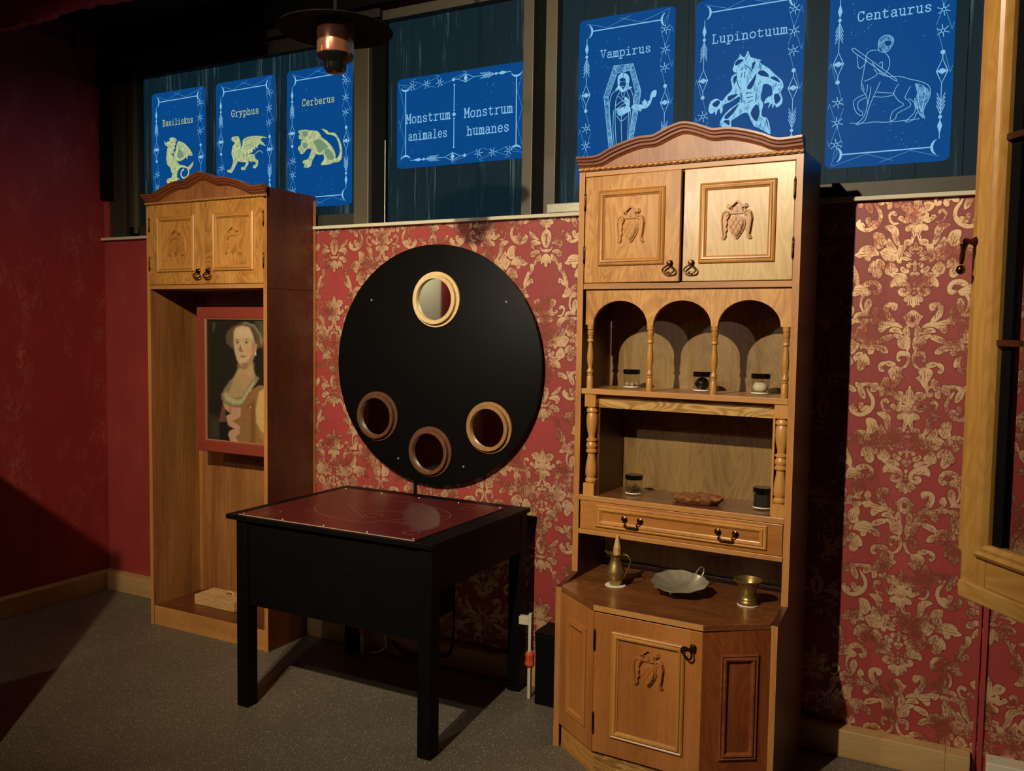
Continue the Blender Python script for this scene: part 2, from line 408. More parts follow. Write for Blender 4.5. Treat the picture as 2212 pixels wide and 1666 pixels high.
# ---- traced outlines in millimetres: wallpaper motif, card drawings, portrait areas
DAM_PALM= [[[-50,129],[-43,139],[-27,142],[-17,134],[-13,123],[-17,113],[-12,103],[-26,110],[-40,114]],[[3,59],[-8,66],[-23,85],[-25,94],[-12,95],[3,80]],[[-58,90],[-52,98],[-44,96],[-36,88],[-33,104],[-24,105],[-25,90],[-24,77],[-34,74],[-46,81]],[[-56,75],[-68,71],[-79,77],[-86,90],[-88,103],[-81,114],[-70,115],[-63,106],[-67,100],[-73,104],[-79,106],[-83,99],[-80,88],[-74,79],[-66,76]],[[-34,52],[-32,62],[-20,69],[-9,68],[0,57],[1,40],[-5,27],[-10,13],[-14,19],[-13,36],[-17,49],[-27,47]],[[-99,63],[-87,69],[-71,67],[-59,57],[-55,42],[-56,25],[-49,5],[-57,1],[-69,17],[-74,34],[-81,49]],[[-132,30],[-131,43],[-119,46],[-104,40],[-97,26],[-91,11],[-101,3],[-105,-6],[-121,-7],[-130,2],[-127,14]],[[-84,25],[-71,6],[-58,-14],[-62,-22],[-70,-21],[-89,-4],[-89,11]],[[-108,-25],[-110,-18],[-98,-10],[-90,-8],[-74,-23],[-62,-28],[-63,-36],[-75,-37],[-87,-51],[-97,-43]],[[-73,-41],[-59,-39],[-65,-50],[-81,-51]],[[-191,-29],[-179,-20],[-172,-6],[-155,2],[-137,0],[-125,-9],[-118,-16],[-114,-31],[-128,-31],[-140,-39],[-141,-49],[-154,-48],[-160,-34],[-174,-37]],[[-121,-46],[-109,-46],[-99,-53],[-93,-66],[-98,-77],[-108,-70],[-119,-59]],[[-144,-87],[-143,-68],[-133,-53],[-127,-51],[-120,-64],[-111,-73],[-104,-88],[-105,-101],[-116,-109],[-129,-100],[-134,-87]],[[-59,-31],[-54,-18],[-51,-1],[-37,1],[-31,-6],[-36,-18],[-42,-35],[-44,-57],[-55,-54]],[[-36,5],[-34,16],[-20,19],[-10,11],[-14,4],[-27,-1]],[[-34,-27],[-28,-22],[-18,-28],[-13,-37],[-24,-36]],[[-41,-44],[-34,-39],[-20,-43],[-13,-49],[-27,-50]],[[-21,-13],[-13,-5],[-6,-13],[-11,-21],[-5,-28],[-14,-24]],[[3,8],[-3,-2],[1,-13],[4,-15]],[[-44,-76],[-38,-72],[-30,-78],[-24,-79],[-18,-85],[-22,-93],[-33,-91],[-41,-85]],[[-26,-64],[-19,-64],[-14,-70],[-18,-75],[-24,-72]],[[2,-51],[-3,-60],[-15,-60],[-19,-57],[-17,-63],[-5,-66],[1,-75],[3,-88]],[[-14,-96],[-8,-91],[2,-96],[3,-111],[-3,-109],[-11,-101]],[[-91,-88],[-88,-71],[-78,-58],[-66,-61],[-60,-69],[-52,-82],[-57,-89],[-69,-95],[-81,-97]],[[-74,-101],[-65,-95],[-45,-93],[-31,-96],[-22,-109],[-27,-113],[-45,-106],[-61,-107]],[[-71,-140],[-73,-127],[-64,-112],[-51,-108],[-33,-115],[-18,-126],[-10,-141],[-10,-156],[-19,-166],[-34,-170],[-46,-162],[-48,-151],[-39,-143],[-29,-145],[-27,-151],[-36,-153],[-31,-160],[-21,-156],[-20,-144],[-28,-135],[-44,-137],[-58,-134]],[[1,-135],[-2,-134],[-4,-131],[-4,-127],[-3,-125],[0,-124]],[[1,-149],[-1,-148],[-3,-146],[-3,-144],[-1,-142],[1,-141]],[[1,-163],[-1,-162],[-3,-160],[-3,-158],[-2,-156],[0,-155]],[[-29,-184],[-27,-176],[-13,-167],[-7,-169],[-5,-176],[2,-172],[3,-206],[-6,-199],[-17,-199],[-18,-189],[-24,-189]],[[-1,-473],[-4,-486],[-12,-491],[-12,-504],[-21,-500],[-28,-500],[-22,-522],[-12,-534],[2,-540]]]
DAM_BRANCH= [[[-178,92],[-189,82],[-186,67],[-172,55],[-153,50],[-135,56],[-119,68],[-110,85],[-108,102],[-113,120],[-126,137],[-135,149],[-130,133],[-121,116],[-117,100],[-120,88],[-130,75],[-144,65],[-156,61],[-168,66],[-176,77]],[[-159,87],[-157,96],[-149,99],[-144,91],[-146,84],[-136,88],[-126,86],[-131,75],[-142,68],[-152,72]],[[-175,76],[-169,81],[-162,68],[-163,64],[-170,68]],[[-165,155],[-155,156],[-145,143],[-139,125],[-141,112],[-152,119],[-160,133]],[[-211,159],[-196,159],[-177,151],[-169,140],[-177,134],[-196,143],[-210,146]],[[-161,161],[-135,168],[-111,165],[-95,157],[-78,141],[-82,127],[-92,125],[-94,142],[-111,154],[-135,159]],[[-75,165],[-61,163],[-52,153],[-50,139],[-57,128],[-68,130],[-71,139],[-64,142],[-57,138],[-57,149],[-65,158]],[[-220,-42],[-214,-31],[-203,-33],[-205,-44],[-202,-62],[-198,-75],[-208,-68],[-217,-55]],[[-195,-60],[-188,-73],[-179,-91],[-174,-111],[-176,-130],[-186,-121],[-189,-102],[-197,-86]],[[-214,-92],[-201,-97],[-190,-110],[-192,-121],[-207,-108],[-215,-110]],[[-159,-128],[-145,-118],[-129,-116],[-112,-122],[-101,-140],[-103,-157],[-112,-166],[-124,-161],[-126,-153],[-117,-151],[-111,-146],[-118,-133],[-132,-131],[-144,-137],[-154,-135]],[[-185,-137],[-175,-128],[-158,-137],[-144,-146],[-133,-155],[-143,-168],[-168,-163],[-184,-168],[-199,-165],[-189,-150]],[[-91,-219],[-90,-204],[-79,-194],[-65,-192],[-51,-197],[-50,-210],[-56,-218],[-64,-216],[-67,-208],[-74,-206],[-76,-217],[-70,-230],[-59,-245],[-55,-258],[-65,-256],[-79,-245],[-88,-232]],[[-132,-247],[-107,-247],[-87,-254],[-67,-258],[-43,-262],[-30,-277],[-48,-272],[-66,-272],[-82,-280],[-97,-293],[-106,-284],[-104,-271],[-103,-262],[-123,-266]],[[-71,-289],[-60,-277],[-42,-279],[-34,-288],[-29,-298],[-47,-292]],[[-26,-283],[-18,-270],[-10,-279],[-8,-300],[-15,-305],[-25,-296]],[[-57,-299],[-37,-301],[-21,-307],[-9,-307],[-4,-330],[-8,-348],[-14,-354],[-18,-337],[-30,-318],[-47,-312]],[[-43,-318],[-33,-318],[-22,-331],[-16,-346],[-27,-346],[-40,-338]],[[-101,-326],[-97,-313],[-81,-304],[-61,-301],[-58,-312],[-72,-319],[-88,-326]],[[-102,-343],[-92,-338],[-79,-345],[-72,-360],[-85,-363],[-97,-354]],[[-127,-223],[-119,-206],[-109,-215],[-107,-225],[-114,-234],[-105,-246],[-116,-241],[-124,-232]],[[-148,-186],[-138,-177],[-130,-191],[-133,-208],[-141,-226],[-144,-237],[-151,-219],[-152,-199]],[[-168,-197],[-163,-166],[-153,-166],[-163,-186],[-160,-210],[-149,-228],[-155,-226],[-164,-212]],[[-185,-246],[-182,-232],[-169,-226],[-147,-228],[-140,-237],[-161,-236],[-173,-239],[-177,-248],[-169,-248],[-169,-258],[-179,-259]],[[-164,-259],[-158,-250],[-144,-248],[-133,-254],[-143,-261],[-149,-274],[-160,-267]],[[-15,-356],[-7,-361],[-3,-380],[-7,-397],[-17,-411],[-32,-415],[-21,-406],[-14,-393],[-12,-376]],[[-44,-377],[-41,-361],[-29,-355],[-17,-359],[-18,-370],[-30,-370],[-38,-379],[-32,-387],[-40,-389]],[[-101,-411],[-95,-398],[-83,-393],[-83,-404],[-91,-411],[-82,-424],[-94,-426]],[[-81,-395],[-65,-391],[-47,-399],[-53,-407],[-69,-406]],[[-68,-425],[-57,-412],[-39,-409],[-26,-422],[-30,-437],[-18,-445],[-31,-457],[-40,-472],[-52,-484],[-58,-480],[-53,-460],[-63,-443]],[[-92,-479],[-83,-452],[-71,-445],[-65,-462],[-74,-480],[-88,-490]],[[-122,-493],[-117,-471],[-103,-466],[-97,-477],[-104,-493],[-116,-497]],[[-171,-467],[-158,-471],[-142,-472],[-151,-484],[-168,-482]]]
DAM_A= [[[1,-218],[-11,-223],[-21,-234],[-30,-238],[-22,-249],[-17,-264],[-1,-274],[3,-274],[3,-264],[-7,-255],[-8,-240],[2,-231]]]
DAM_B= [[[1,-210],[-14,-218],[-22,-240],[-16,-265],[-7,-281],[-1,-280],[-5,-260],[-4,-246],[-5,-228],[2,-226]],[[-78,-215],[-61,-224],[-47,-237],[-35,-249],[-50,-246],[-67,-236]],[[-73,-263],[-61,-251],[-41,-254],[-24,-265],[-41,-269],[-57,-274],[-57,-286],[-69,-276]],[[-29,-279],[-15,-290],[2,-290],[2,-300],[-18,-296]],[[-72,-308],[-63,-298],[-46,-291],[-29,-297],[-32,-304],[-48,-309],[-54,-319],[-68,-318]],[[-53,-354],[-48,-331],[-34,-314],[-23,-312],[-26,-334],[-39,-339]],[[-22,-347],[-17,-320],[2,-310],[3,-360],[-6,-355],[-11,-342]]]
CARD_ART= {"bas":[["Y",0,[[93,403],[101,394],[111,388],[114,395],[133,397],[134,411],[152,414],[178,408],[189,394],[177,388],[182,375],[169,369],[177,356],[164,349],[169,336],[156,330],[153,321],[168,309],[189,290],[204,270],[235,261],[251,249],[220,253],[204,245],[193,232],[188,203],[209,194],[188,188],[172,175],[156,171],[146,184],[124,173],[109,186],[117,201],[141,203],[151,216],[144,239],[136,257],[115,277],[108,303],[110,332],[116,357],[122,367],[106,376],[98,384]]],["y",7,[[188,250],[225,258],[256,252],[274,233],[271,212],[250,197],[229,200],[218,215],[222,233],[238,241]]],["Y",0,[[261,245],[287,261],[310,277],[305,256],[281,236]]],["Y",0,[[201,390],[227,384],[257,367],[283,343],[303,317],[300,306],[285,320],[293,307],[270,310],[267,291],[251,303],[244,296],[231,292],[205,285],[179,301],[163,324],[182,348],[188,373]]],["g",1.5,[[209,380],[242,350],[277,317]]],["g",1.5,[[203,375],[229,337],[257,304]]],["g",1.5,[[198,365],[205,324],[215,291]]],["g",1.5,[[182,348],[174,327]]],["g",1.5,[[163,263],[173,237],[167,204]]],["g",1.5,[[112,346],[127,343]]],["g",1.5,[[112,336],[127,332]]],["g",1.5,[[112,325],[127,321]]],["g",1.5,[[112,314],[126,310]]],["g",1.5,[[111,303],[126,300]]],["g",1.5,[[111,292],[126,289]]],["g",1.5,[[111,281],[126,278]]],["G",0,[[206,350],[226,334],[241,307],[210,299],[189,315]]]],"gry":[["Y",0,[[108,374],[129,379],[153,377],[162,365],[170,344],[172,320],[162,307],[176,302],[195,284],[223,281],[252,282],[265,271],[270,257],[286,249],[288,235],[281,219],[265,210],[251,216],[254,226],[267,228],[270,240],[251,245],[242,242],[223,250],[223,237],[209,221],[199,208],[176,209],[174,222],[195,225],[204,245],[176,247],[152,252],[138,236],[121,213],[106,199],[78,206],[80,216],[99,218],[114,245],[117,269],[107,291],[110,315],[115,332],[129,344],[124,353],[111,359]]],["Y",0,[[162,307],[181,329],[186,356],[215,368],[261,370],[308,365],[349,352],[317,355],[307,346],[326,327],[339,313],[316,320],[298,326],[284,317],[286,307],[266,314],[270,300],[252,306],[252,293],[233,287],[209,272],[186,257],[176,278]]],["y",2.5,[[261,277],[279,289],[298,294],[312,288],[317,280]]],["g",1.5,[[189,348],[238,359],[298,360]]],["g",1.5,[[179,328],[233,345],[307,352]]],["g",1.5,[[174,311],[242,334],[303,343]]],["g",1.5,[[186,298],[233,316],[275,325]]],["g",1.5,[[170,330],[166,307]]],["g",1.5,[[129,289],[124,251],[104,218]]],["g",1.5,[[111,369],[122,365]]],["g",1.5,[[186,281],[195,253]]],["g",1.5,[[219,275],[223,250]]]],"cer":[["Y",0,[[70,364],[82,370],[121,369],[144,364],[179,359],[202,348],[219,324],[254,301],[282,272],[299,245],[302,218],[319,230],[326,251],[319,287],[302,317],[285,327],[265,332],[245,339],[234,349],[216,365],[242,357],[254,352],[257,345],[276,341],[302,334],[322,308],[336,277],[341,246],[336,216],[319,202],[294,201],[265,195],[220,193],[215,203],[231,219],[228,242],[202,244],[182,248],[170,233],[156,212],[153,197],[132,188],[106,193],[112,204],[100,214],[106,225],[132,229],[147,253],[153,274],[126,277],[106,258],[85,257],[82,269],[72,277],[73,292],[88,300],[91,320],[109,323],[79,329],[76,344],[82,350]]],["G",0,[[170,309],[202,317],[242,293],[254,275],[225,264],[202,253],[185,276]]],["G",0,[[97,360],[127,361],[132,343],[109,336]]],["G",0,[[231,259],[254,270],[282,246],[294,219],[260,217]]],["G",0,[[97,306],[121,308],[132,290],[109,278]]],["y",1.6,[[91,320],[144,323],[164,305]]],["y",1.6,[[150,310],[155,279]]],["y",1.6,[[182,290],[185,250]]],["y",1.6,[[231,241],[237,268],[265,267],[291,237]]],["y",1.6,[[76,344],[103,339]]],["y",1.6,[[76,285],[106,285]]],["y",1.6,[[167,233],[144,213]]],["y",1.6,[[126,210],[132,191]]],["y",1.6,[[254,292],[277,264]]]],"vam":[["M",0,[[151,460],[231,459],[266,350],[257,284],[235,152],[222,68],[149,74],[135,161],[111,346]]],["D",0,[[166,430],[219,434],[242,352],[236,286],[220,154],[211,69],[164,73],[152,160],[130,338]]],["k",1.6,[[151,460],[231,459],[266,350],[257,284],[235,152],[222,68]]],["k",1.6,[[151,460],[111,346],[135,161],[149,74]]],["k",1.6,[[166,430],[219,434],[242,352],[236,286],[220,154]]],["k",1.6,[[166,430],[130,338],[152,160],[164,73]]],["k",1.6,[[151,460],[166,430]]],["k",1.6,[[231,459],[219,434]]],["k",1.6,[[266,350],[242,352]]],["k",1.6,[[111,346],[130,338]]],["L",0,[[168,393],[170,417],[187,429],[208,421],[218,401],[215,377],[230,368],[215,362],[200,354],[185,355],[173,367],[157,365],[169,378]]],["D",0,[[176,405],[189,411],[202,403],[204,380],[193,363],[180,379]]],["l",1.6,[[179,397],[187,393]]],["l",1.6,[[193,393],[201,396]]],["l",1.6,[[186,376],[197,377]]],["l",2,[[169,364],[146,353],[136,307],[141,236],[155,131]]],["l",2,[[219,369],[234,336],[236,293],[228,227],[220,139]]],["l",2,[[179,356],[164,329],[161,287],[163,216],[171,129]]],["l",2,[[208,353],[220,323],[217,264],[215,140]]],["l",2,[[185,352],[191,333],[200,350]]],["l",2,[[163,305],[197,322],[218,299]]],["l",2,[[163,289],[201,311]]],["l",2,[[173,339],[191,323],[209,300]]],["l",2,[[189,263],[187,238],[193,142]]],["l",2,[[168,265],[187,242],[210,257]]],["l",2,[[155,288],[153,217],[161,144]]],["l",2,[[225,280],[222,210],[220,147]]],["L",0,[[167,290],[186,295],[216,299],[225,280],[202,269],[187,261],[171,270]]],["L",0,[[197,336],[216,324],[220,302],[205,304]]],["L",0,[[228,291],[239,304],[258,298],[273,300],[270,311],[276,308],[282,318],[288,309],[295,310],[302,314],[309,341],[329,346],[326,322],[315,320],[308,301],[298,287],[288,281],[273,281],[266,271],[255,281],[245,273],[236,283]]]],"lup":[["L",0,[[148,398],[151,413],[165,428],[169,442],[177,431],[188,428],[198,448],[208,425],[227,417],[246,409],[242,402],[254,391],[274,377],[289,361],[303,347],[324,325],[329,302],[320,286],[328,262],[324,243],[307,233],[301,245],[293,231],[291,249],[277,232],[281,253],[262,252],[272,271],[289,278],[291,292],[285,313],[259,321],[254,299],[250,273],[260,249],[255,227],[257,206],[274,199],[283,178],[289,140],[264,154],[243,167],[229,174],[213,205],[204,223],[189,225],[166,213],[145,200],[143,177],[104,186],[106,207],[123,232],[141,247],[170,265],[175,285],[158,281],[134,269],[114,262],[111,239],[104,231],[100,249],[93,244],[86,227],[81,242],[72,234],[60,241],[58,259],[68,282],[89,288],[107,277],[122,293],[142,312],[144,329],[138,350],[146,367],[161,373],[149,378],[144,390]]],["D",0,[[237,367],[254,371],[272,357],[275,345],[255,350],[240,358]]],["D",0,[[201,322],[223,351],[231,365],[229,342],[216,312],[201,311]]],["D",0,[[131,292],[166,297],[152,283],[131,275]]],["D",0,[[118,217],[141,239],[170,259],[153,231],[130,210]]],["D",0,[[215,222],[235,252],[247,228],[245,205],[234,191]]],["D",0,[[152,407],[162,420],[183,419],[172,407],[157,400]]],["D",0,[[216,401],[227,406],[222,386],[214,376]]],["D",0,[[148,358],[161,362],[156,342],[150,334]]],["D",0,[[281,342],[301,342],[319,320],[301,328]]],["D",0,[[297,277],[311,281],[321,260],[304,245]]],["D",0,[[71,269],[92,282],[101,272],[87,256]]],["D",0,[[271,193],[278,181],[281,158]]],["D",0,[[115,203],[136,204],[137,186]]],["d",2.5,[[197,297],[219,294]]],["d",2.5,[[199,279],[221,281]]],["d",2.5,[[205,261],[221,268]]],["d",2.5,[[186,399],[204,388],[214,373]]],["d",2.5,[[162,347],[167,326],[177,313]]],["d",2.5,[[178,296],[182,266]]],["d",2.5,[[234,290],[232,261]]],["d",2.5,[[179,371],[176,354]]],["d",2.5,[[190,373],[188,353]]]],"cen":[["M",0,[[162,409],[165,426],[177,436],[194,436],[209,423],[208,406],[196,386],[183,381],[173,390]]],["M",0,[[283,265],[302,258],[319,245],[329,230],[321,200],[309,170],[315,147],[303,157],[289,186],[285,214],[290,231]]],["D",0,[[182,417],[201,416],[203,406],[192,401],[184,406]]],["l",1.7,[[162,409],[165,426],[177,436],[194,436],[209,423],[208,406],[196,386],[183,381],[166,387],[162,409]]],["l",1.7,[[163,391],[139,392],[126,382],[123,361],[118,322],[114,294],[113,269],[128,246]]],["l",1.7,[[183,381],[197,362],[200,333],[186,307],[165,323],[144,351]]],["l",1.7,[[86,407],[220,290]]],["l",1.7,[[83,395],[215,285],[221,289]]],["l",1.7,[[86,407],[77,406],[83,395]]],["l",1.7,[[95,382],[98,353],[104,336],[120,347],[127,364]]],["l",1.7,[[122,291],[143,298],[162,310],[151,329]]],["l",1.7,[[168,344],[177,350],[178,329]]],["l",1.7,[[166,313],[196,298],[233,294],[266,281],[299,269],[322,255],[330,237],[328,213],[316,187],[311,166],[317,146],[303,157],[289,186],[283,215]]],["l",1.7,[[283,263],[297,241],[294,213],[304,170]]],["l",1.7,[[306,257],[316,232],[310,198],[307,167]]],["l",1.7,[[152,236],[185,230],[217,234]]],["l",1.7,[[128,246],[135,220],[130,185],[120,164],[99,145],[118,149],[131,163],[141,202],[155,239],[173,283]]],["l",1.7,[[126,246],[97,235],[89,218],[99,188],[117,174],[120,186],[106,198],[105,223],[128,234]]],["l",1.7,[[215,240],[233,213],[250,197],[217,179],[210,148],[226,154],[232,171],[271,191],[264,210],[253,221],[268,256]]],["l",1.7,[[232,269],[223,256],[217,239]]],["l",1.7,[[265,217],[282,201],[285,169],[256,140],[281,144],[292,168]]],["l",1.7,[[80,152],[131,148],[158,149],[205,144],[300,146]]],["l",1.7,[[116,283],[122,261]]],["l",1.7,[[133,277],[131,253]]],["l",1.7,[[165,249],[215,240]]],["l",1.7,[[144,269],[141,241],[136,213]]]]}
PAINT= [[[75,75,55],40,[[385,655],[460,655],[459,517],[433,524],[406,591]]],[[58,56,44],40,[[76,184],[139,167],[194,68],[74,59]]],[[70,66,55],8,[[98,644],[120,644],[114,607],[100,591]]],[[92,78,60],14,[[193,543],[187,576],[205,604],[238,625],[288,640],[342,640],[385,623],[417,591],[430,560],[419,526],[395,523],[385,563],[364,611],[299,626],[249,609],[240,560],[243,512],[221,523]]],[[128,120,98],10,[[293,640],[320,647],[380,633],[417,591],[432,560],[423,530],[414,552],[409,583],[374,623],[331,637]]],[[120,96,66],12,[[264,444],[308,425],[363,459],[379,443],[373,423],[384,391],[405,380],[362,362],[318,336],[274,318],[230,332],[219,356],[247,390],[264,415]]],[[178,148,108],14,[[275,424],[319,419],[363,459],[369,423],[378,391],[340,353],[285,331],[236,337],[230,357],[253,390]]],[[172,142,104],14,[[214,356],[286,388],[378,391],[384,363],[340,321],[296,279],[246,272],[202,286],[197,323]]],[[196,166,126],12,[[241,601],[260,621],[299,629],[342,622],[366,591],[380,551],[382,515],[371,475],[341,442],[308,428],[281,436],[262,464],[248,500],[240,548]]],[[208,182,142],26,[[260,613],[304,622],[347,610],[358,575],[309,578],[260,569]]],[[170,128,94],16,[[363,563],[380,551],[382,515],[371,475],[341,442],[308,429],[292,436],[330,454],[355,490]]],[[202,150,118],14,[[331,522],[363,523],[357,495],[330,494]]],[[148,108,78],8,[[273,513],[284,537],[298,521],[309,505],[292,500],[278,503]]],[[206,178,140],7,[[290,541],[301,541],[306,509],[298,511]]],[[150,92,74],6,[[278,480],[298,485],[330,483],[314,477],[292,476]]],[[150,110,84],8,[[284,444],[308,449],[341,446],[314,428]]],[[96,76,56],5,[[246,557],[260,563],[279,560],[276,557],[260,559]]],[[96,76,56],5,[[306,561],[331,566],[352,560],[331,562]]],[[176,146,112],6,[[251,546],[265,554],[280,547],[265,540]]],[[176,146,112],6,[[310,548],[325,556],[342,548],[325,541]]],[[40,28,20],4,[[258,547],[266,551],[274,547],[266,541]]],[[40,28,20],4,[[318,548],[325,553],[333,548],[325,543]]],[[96,72,54],4,[[250,548],[265,554],[282,549],[265,552]]],[[96,72,54],4,[[309,550],[325,556],[343,550],[325,554]]],[[180,140,108],8,[[379,539],[395,543],[390,511],[380,507]]],[[205,200,185],4,[[380,507],[387,507],[389,487],[380,487]]],[[132,120,88],12,[[157,288],[180,322],[219,361],[236,357],[202,290],[246,276],[291,278],[329,329],[362,366],[389,387],[405,376],[389,355],[351,322],[312,267],[288,233],[224,229],[173,248],[157,267]]],[[176,166,126],16,[[171,289],[191,302],[219,281],[252,268],[291,270],[340,329],[378,367],[378,351],[340,305],[296,250],[235,243],[185,261]]],[[104,72,56],10,[[138,151],[162,239],[179,232],[189,154]]],[[30,30,26],10,[[138,147],[189,154],[208,60],[143,64]]],[[142,102,62],8,[[288,231],[312,267],[362,322],[405,344],[458,342],[457,59],[272,59],[250,84],[278,102],[281,139],[234,161],[284,184]]],[[120,84,48],10,[[318,231],[378,275],[382,65],[349,59],[353,233]]],[[188,142,118],6,[[165,251],[224,230],[288,231],[284,184],[234,161],[281,139],[278,102],[250,84],[272,59],[217,59],[200,93],[209,110],[242,124],[201,138],[187,183],[218,197],[179,219]]],[[150,104,84],5,[[210,229],[218,230],[221,197],[212,201]]],[[200,160,98],12,[[405,312],[437,329],[458,315],[457,115],[425,117],[388,162],[383,223],[394,271]]],[[160,118,66],8,[[383,166],[425,113],[457,111],[457,63],[430,69],[409,103]]],[[235,225,200],3,[[331,477],[336,480],[340,477],[336,474]]],[[235,225,200],3,[[339,397],[343,400],[348,397],[343,394]]],[[235,225,200],3,[[347,315],[351,319],[355,316],[351,312]]],[[235,225,200],3,[[343,236],[348,239],[352,236],[348,233]]]]
# ------------------------------------------------------------------ room shell
WX0, WX1, WY0, WY1, CZ = -4.345, 1.8, -2.4, 3.275, 3.1
M_red = mottled('red_wallpaper', srgb(152, 56, 54), srgb(186, 112, 94), 0.45, 9, 0.5)
M_redL = mottled('rubbed_red_wallpaper', srgb(140, 38, 38), srgb(196, 126, 100), 0.7, 6, 0.55)
M_gold = gold_ink('gold_damask_ink')
M_under = mottled('brown_damask_underlay', srgb(134, 54, 44), srgb(152, 80, 58), 0.6, 12, 0.5)  # brown halo printed round the leaves, also used for the veins
M_ceil = plain('black_ceiling_paint', srgb(14, 13, 14), 0.9, var=0.2)

def floor_mat():
    m, nt, b = newmat('dark_speckled_vinyl'); N = nt.nodes.new; L = nt.links.new
    tc = N('ShaderNodeTexCoord')
    v = N('ShaderNodeTexVoronoi'); v.inputs['Scale'].default_value = 165; L(tc.outputs['Object'], v.inputs['Vector'])
    r = N('ShaderNodeMapRange'); r.inputs['From Min'].default_value = 0.16; r.inputs['From Max'].default_value = 0.30; r.inputs['To Min'].default_value = 1; r.inputs['To Max'].default_value = 0; L(v.outputs['Distance'], r.inputs['Value'])
    sx = N('ShaderNodeSeparateColor'); L(v.outputs['Color'], sx.inputs[0])
    th = N('ShaderNodeMapRange'); th.inputs['From Min'].default_value = 0.3; th.inputs['From Max'].default_value = 1.0; L(sx.outputs[0], th.inputs['Value'])
    mu = N('ShaderNodeMath'); mu.operation = 'MULTIPLY'; L(r.outputs[0], mu.inputs[0]); L(th.outputs[0], mu.inputs[1])
    n = N('ShaderNodeTexNoise'); n.inputs['Scale'].default_value = 3.5; n.inputs['Detail'].default_value = 7; n.inputs['Roughness'].default_value = 0.7; L(tc.outputs['Object'], n.inputs['Vector'])
    mb = N('ShaderNodeMix'); mb.data_type = 'RGBA'; mb.inputs[6].default_value = srgb(82, 75, 63); mb.inputs[7].default_value = srgb(110, 100, 84); L(n.outputs['Fac'], mb.inputs[0])
    mx = N('ShaderNodeMix'); mx.data_type = 'RGBA'; L(mu.outputs[0], mx.inputs[0]); L(mb.outputs[2], mx.inputs[6]); mx.inputs[7].default_value = srgb(226, 212, 184)
    L(mx.outputs[2], b.inputs['Base Color']); b.inputs['Roughness'].default_value = 0.48
    bp = N('ShaderNodeBump'); bp.inputs['Strength'].default_value = 0.25; bp.inputs['Distance'].default_value = 0.001; L(v.outputs['Distance'], bp.inputs['Height']); L(bp.outputs[0], b.inputs['Normal'])
    return m
M_floor = floor_mat()

def struct(name, mb, mat, **k):
    return tag(mb.build(name, mat, **k), kind='structure')

struct('floor', MB().box(WX0-0.1, WX1+0.1, WY0-0.1, WY1+0.1, -0.1, 0.0), M_floor)
struct('ceiling', MB().box(WX0-0.1, WX1+0.1, WY0-0.1, WY1+0.1, CZ, CZ+0.1), M_ceil)
struct('wall_left', MB().box(WX0-0.1, WX0, WY0, WY1+0.1, 0, CZ), M_redL)
struct('wall_right', MB().box(WX1, WX1+0.1, WY0, WY1+0.1, 0, CZ), M_redL)
struct('wall_front', MB().box(WX0-0.1, WX1+0.1, WY0-0.1, WY0, 0, CZ), M_redL)
wall_back = struct('wall_back', MB().prism([(WX0, 0), (WX1, 0), (WX1, CZ), (WX0, CZ)], WY1, WY1+0.12, [[(-4.31, 1.966), (1.73, 1.966), (1.73, 2.957), (-4.31, 2.957)]]), M_red)

